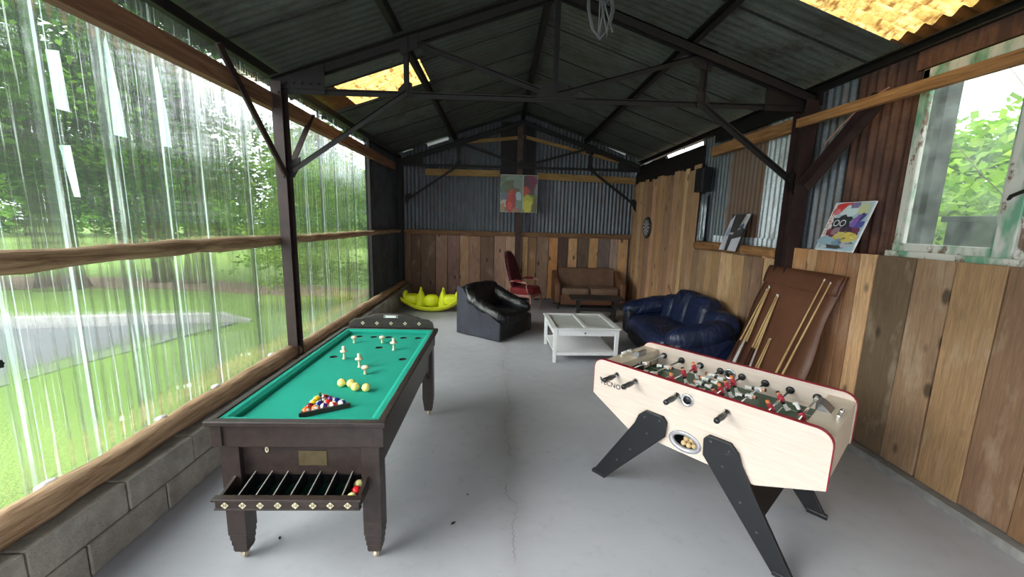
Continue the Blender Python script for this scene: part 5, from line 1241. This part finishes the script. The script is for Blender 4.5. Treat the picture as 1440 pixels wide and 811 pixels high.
def tree(lab, x, y, H, tr, R0, z0, nb, mat, seed, per=40, size=.16, droop=.25, gnd=-.1, flat=.25, cat='tree', lean=(0,0), grp='trees on the lawn', spread=.28, top=.25):
    g = random.Random(seed); r = empty('tree', (x, y, gnd)); tag(r, lab, cat, grp)
    m = MB(); pts = [(lean[0]*t_+g.uniform(-.05,.05)*tr*2, lean[1]*t_+g.uniform(-.05,.05)*tr*2, H*t_) for t_ in [0,.02,.06,.15,.3,.5,.7,.9]]
    m.tube(pts, [tr*1.35,tr*1.12,tr,tr*.93,tr*.8,tr*.6,tr*.4,tr*.12], 12, jit=.06, rng=g)
    cs = []
    for k in range(nb):
        f = (k+.5)/nb; z = z0+(H-z0)*f; a_ = g.uniform(0, 2*PI); Rr = R0*((1-f)**.7*(1-top)+top)*g.uniform(.7,1.15)
        bx, by = math.cos(a_), math.sin(a_); t_ = z/H
        prev = (lean[0]*t_, lean[1]*t_, z); bp = [prev]
        for j in range(1, 6):
            q = j/5; p = (lean[0]*t_+bx*Rr*q+g.uniform(-.1,.1), lean[1]*t_+by*Rr*q+g.uniform(-.1,.1), z+.12*Rr*q-droop*Rr*q*q*2); bp.append(p)
            if j > 1: cs += [p, ((p[0]+bp[-2][0])/2, (p[1]+bp[-2][1])/2, (p[2]+bp[-2][2])/2)]
        m.tube(bp, [tr*.22*(1-f*.7),tr*.16*(1-f*.7),tr*.1,tr*.07,tr*.05,tr*.03], 5)
    m.build('trunk_and_boughs', M_bark, r)
    leaves('foliage', cs, per, (spread, spread, spread*.45), size, mat, r, seed, flat)
    return r
tree('tall conifer with drooping boughs, nearest on the left beyond the drive', -11.3, 10.6, 13, .42, 4.6, 3.0, 60, ML['con'], 1, 34, .2, .3)
tree('thick conifer trunk beside the nearest one, far left', -13.2, 9.6, 14, .5, 5, 3.0, 60, ML['con'], 2, 30, .22, .3)
tree('slim tree with green boughs second along the leaf strip', -9.9, 12.0, 10, .22, 3.2, 3.0, 44, ML['broad'], 3, 34, .17, .2)
tree('straight trunked conifer third along the leaf strip', -8.9, 12.1, 12, .3, 3.4, 3.0, 50, ML['con'], 4, 34, .18, .3)
tree('dark tree behind the drive at far left', -19, 9, 14, .5, 6, 2.5, 60, ML['con'], 5, 30, .26, .25)
tree('broad leafy tree beyond the sunny lawn, left', -24, 27, 13, .5, 7, 2, 60, ML['broad'], 6, 50, .34, .15, spread=.6)
tree('leafy tree overhanging the drive near the clear wall', -8.0, 3.6, 9.5, .17, 3.6, 3.4, 46, ML['broad'], 7, 40, .13, .22, grp='trees on the lawn')
# distant tree line
g = random.Random(31)
LN = [(-30,40,9,'ML'),(-22,46,8,''),(-15,44,6.6,''),(-9,46,6.2,''),(-3,48,6.8,''),(4,50,7,''),(-38,34,11,''),(-12,30,5.2,'')]
NM = ['leftmost but one tree of the distant line','third tree of the distant line','mid green tree in the middle of the distant line','rounded tree right of the middle of the distant line','distant tree seen just left of the far post','distant tree hidden toward the far corner','tall tree at the far left of the distant line','smaller bushy tree in front of the distant line']
for i, (x, y, H, _) in enumerate(LN):
    tree(NM[i], x, y, H, .35, H*.52, .6, 44, ML['broad' if i % 2 else 'con'], 40+i, 60, .42, .1, spread=.7, grp='distant tree line', top=.35)
# shrub close behind the second bay
tree('young leafy sapling just outside the farther clear bay', -4.3, 8.6, 3.6, .05, 1.0, .5, 22, ML['light'], 50, 30, .10, .1, grp='saplings', spread=.18)
tree('leafy sapling right of the other one outside the farther bay', -3.7, 9.9, 3.3, .045, .9, .4, 20, ML['light'], 51, 30, .10, .1, grp='saplings', spread=.18)
tree('dense bush hugging the outside of the far left corner', -5.6, 12.2, 4.6, .08, 1.8, .6, 28, ML['broad'], 52, 44, .14, .1, grp='saplings', spread=.3)
# vegetation outside the window at right
g = random.Random(77); r = empty('climbing_vine', (4.6, 2.9, 0)); tag(r, 'bright green climbing vine and bare stems outside the right window', 'vine')
cs = []; m = MB()
for k in range(26):
    p = Vector((g.uniform(-.3,1.6), g.uniform(-2.2,2.0), g.uniform(.4,1.4))); pts = [tuple(p)]
    d = Vector((g.uniform(-.2,.2), g.uniform(-.6,.6), .6))
    for j in range(7): d = (d+Vector((g.uniform(-.3,.3), g.uniform(-.4,.4), g.uniform(-.2,.25)))*.7).normalized(); p = p+d*.35; pts.append(tuple(p)); cs.append(tuple(p))
    m.tube(pts, [.014,.012,.010,.008,.007,.006,.005,.003], 5)
m.build('stems', plain('vine_stem', srgb(120,108,90), .9), r)
leaves("foliage", [c for c in cs if c[0] > -.1 and c[2] < 2.75], 44, (.24,.3,.2), .11, ML['vine'], r, 3, .6, .8)
tree('light green tree behind the vine outside the right window', 8.5, 3.5, 4.0, .1, 2.0, .8, 40, ML['light'], 61, 60, .16, .1, gnd=0, grp='trees right of the shed', spread=.4)
tree('broad leafed tree farther off outside the right window', 9.5, -.5, 3.9, .12, 2.2, .6, 36, ML['vine'], 62, 50, .18, .1, gnd=0, grp='trees right of the shed', spread=.45)
o = MB().box((0,0,0),(.12,.22,3.6)).build('timber_post', M_steel_dk, None, loc=(XR+.42, 3.42, 1.7)); tag(o, 'dark post standing just outside the right window', 'post')
o = MB().box((0,0,0),(.9,.62,2.3)).box((0,0,1.17),(.96,.68,.05)).build('concrete_block_stack', plain('dark_concrete', (.05,.052,.048), .9, 0, .25, 6, .4), None, bevel=.01, loc=(4.35, 3.12, .85)); tag(o, 'dark square concrete block outside the right window', 'concrete block')
for i, (x, y, H) in enumerate(((7.2, 5.6, 3.4), (7.0, 2.2, 3.0), (7.4, -.2, 3.2), (11, 6.5, 4.2))):
    tree(['bushy green shrub left of the window view behind the vine','bushy green shrub straight behind the vine','bushy green shrub right of the window view','tall bush at the back left of the window view'][i], x, y, H, .06, 1.9, .3, 34, ML['vine' if i % 2 else 'light'], 80+i, 60, .15, .1, gnd=0, grp='trees right of the shed', spread=.42, top=.5)

m = MB()
for k in range(6): a_ = k*PI/3; m.prism([(1.905+.011*math.cos(a_)+.007*math.cos(q_*PI/4), 1.169+.014*math.sin(a_)+.008*math.sin(q_*PI/4)) for q_ in range(8)], -2.383+.0004*k, -2.379+.0004*k, 'yz')
m.prism([(1.905+.01*math.cos(q_*PI/6), 1.169+.012*math.sin(q_*PI/6)) for q_ in range(12)], -2.382, -2.376, 'yz')
tag(m.build('wall_sticker', M_black), 'small black flower shaped sticker on the clear wall at the far left', 'sticker')
m = MB().sq((0,0,.03),(.22,.15,.07),.8,.9,8); tag(m.build('flat_stone', plain('grey_stone', (.09,.08,.085), .9, 0, .2, 20, .3), None, loc=(-3.17,2.4,-.1), rot=(0,0,.6)), 'flat grey stone on the grass beyond the nearest log', 'stone')
m = MB().tube([(0,0,0),(.12,.16,.05),(.2,.34,.03),(.32,.42,.06)],.007,6).tube([(.12,.16,.05),(.02,.34,.03),(.0,.46,.05)],.006,6); tag(m.build('fallen_twig', M_bark, None, loc=(-3.3,2.42,-.09)), 'bare fallen twig on the grass beside the flat stone', 'twig')
m = MB().add([(-.05,0,0),(0,-.03,.03),(.06,0,.01),(0,.035,.02)],[(0,1,2,3)]); tag(m.build('fallen_leaf', plain('pale_leaf', (.25,.17,.12), .8), None, loc=(-3.2,2.72,-.07), solid=.002), 'pale brown curled leaf on the grass near the twig', 'leaf')
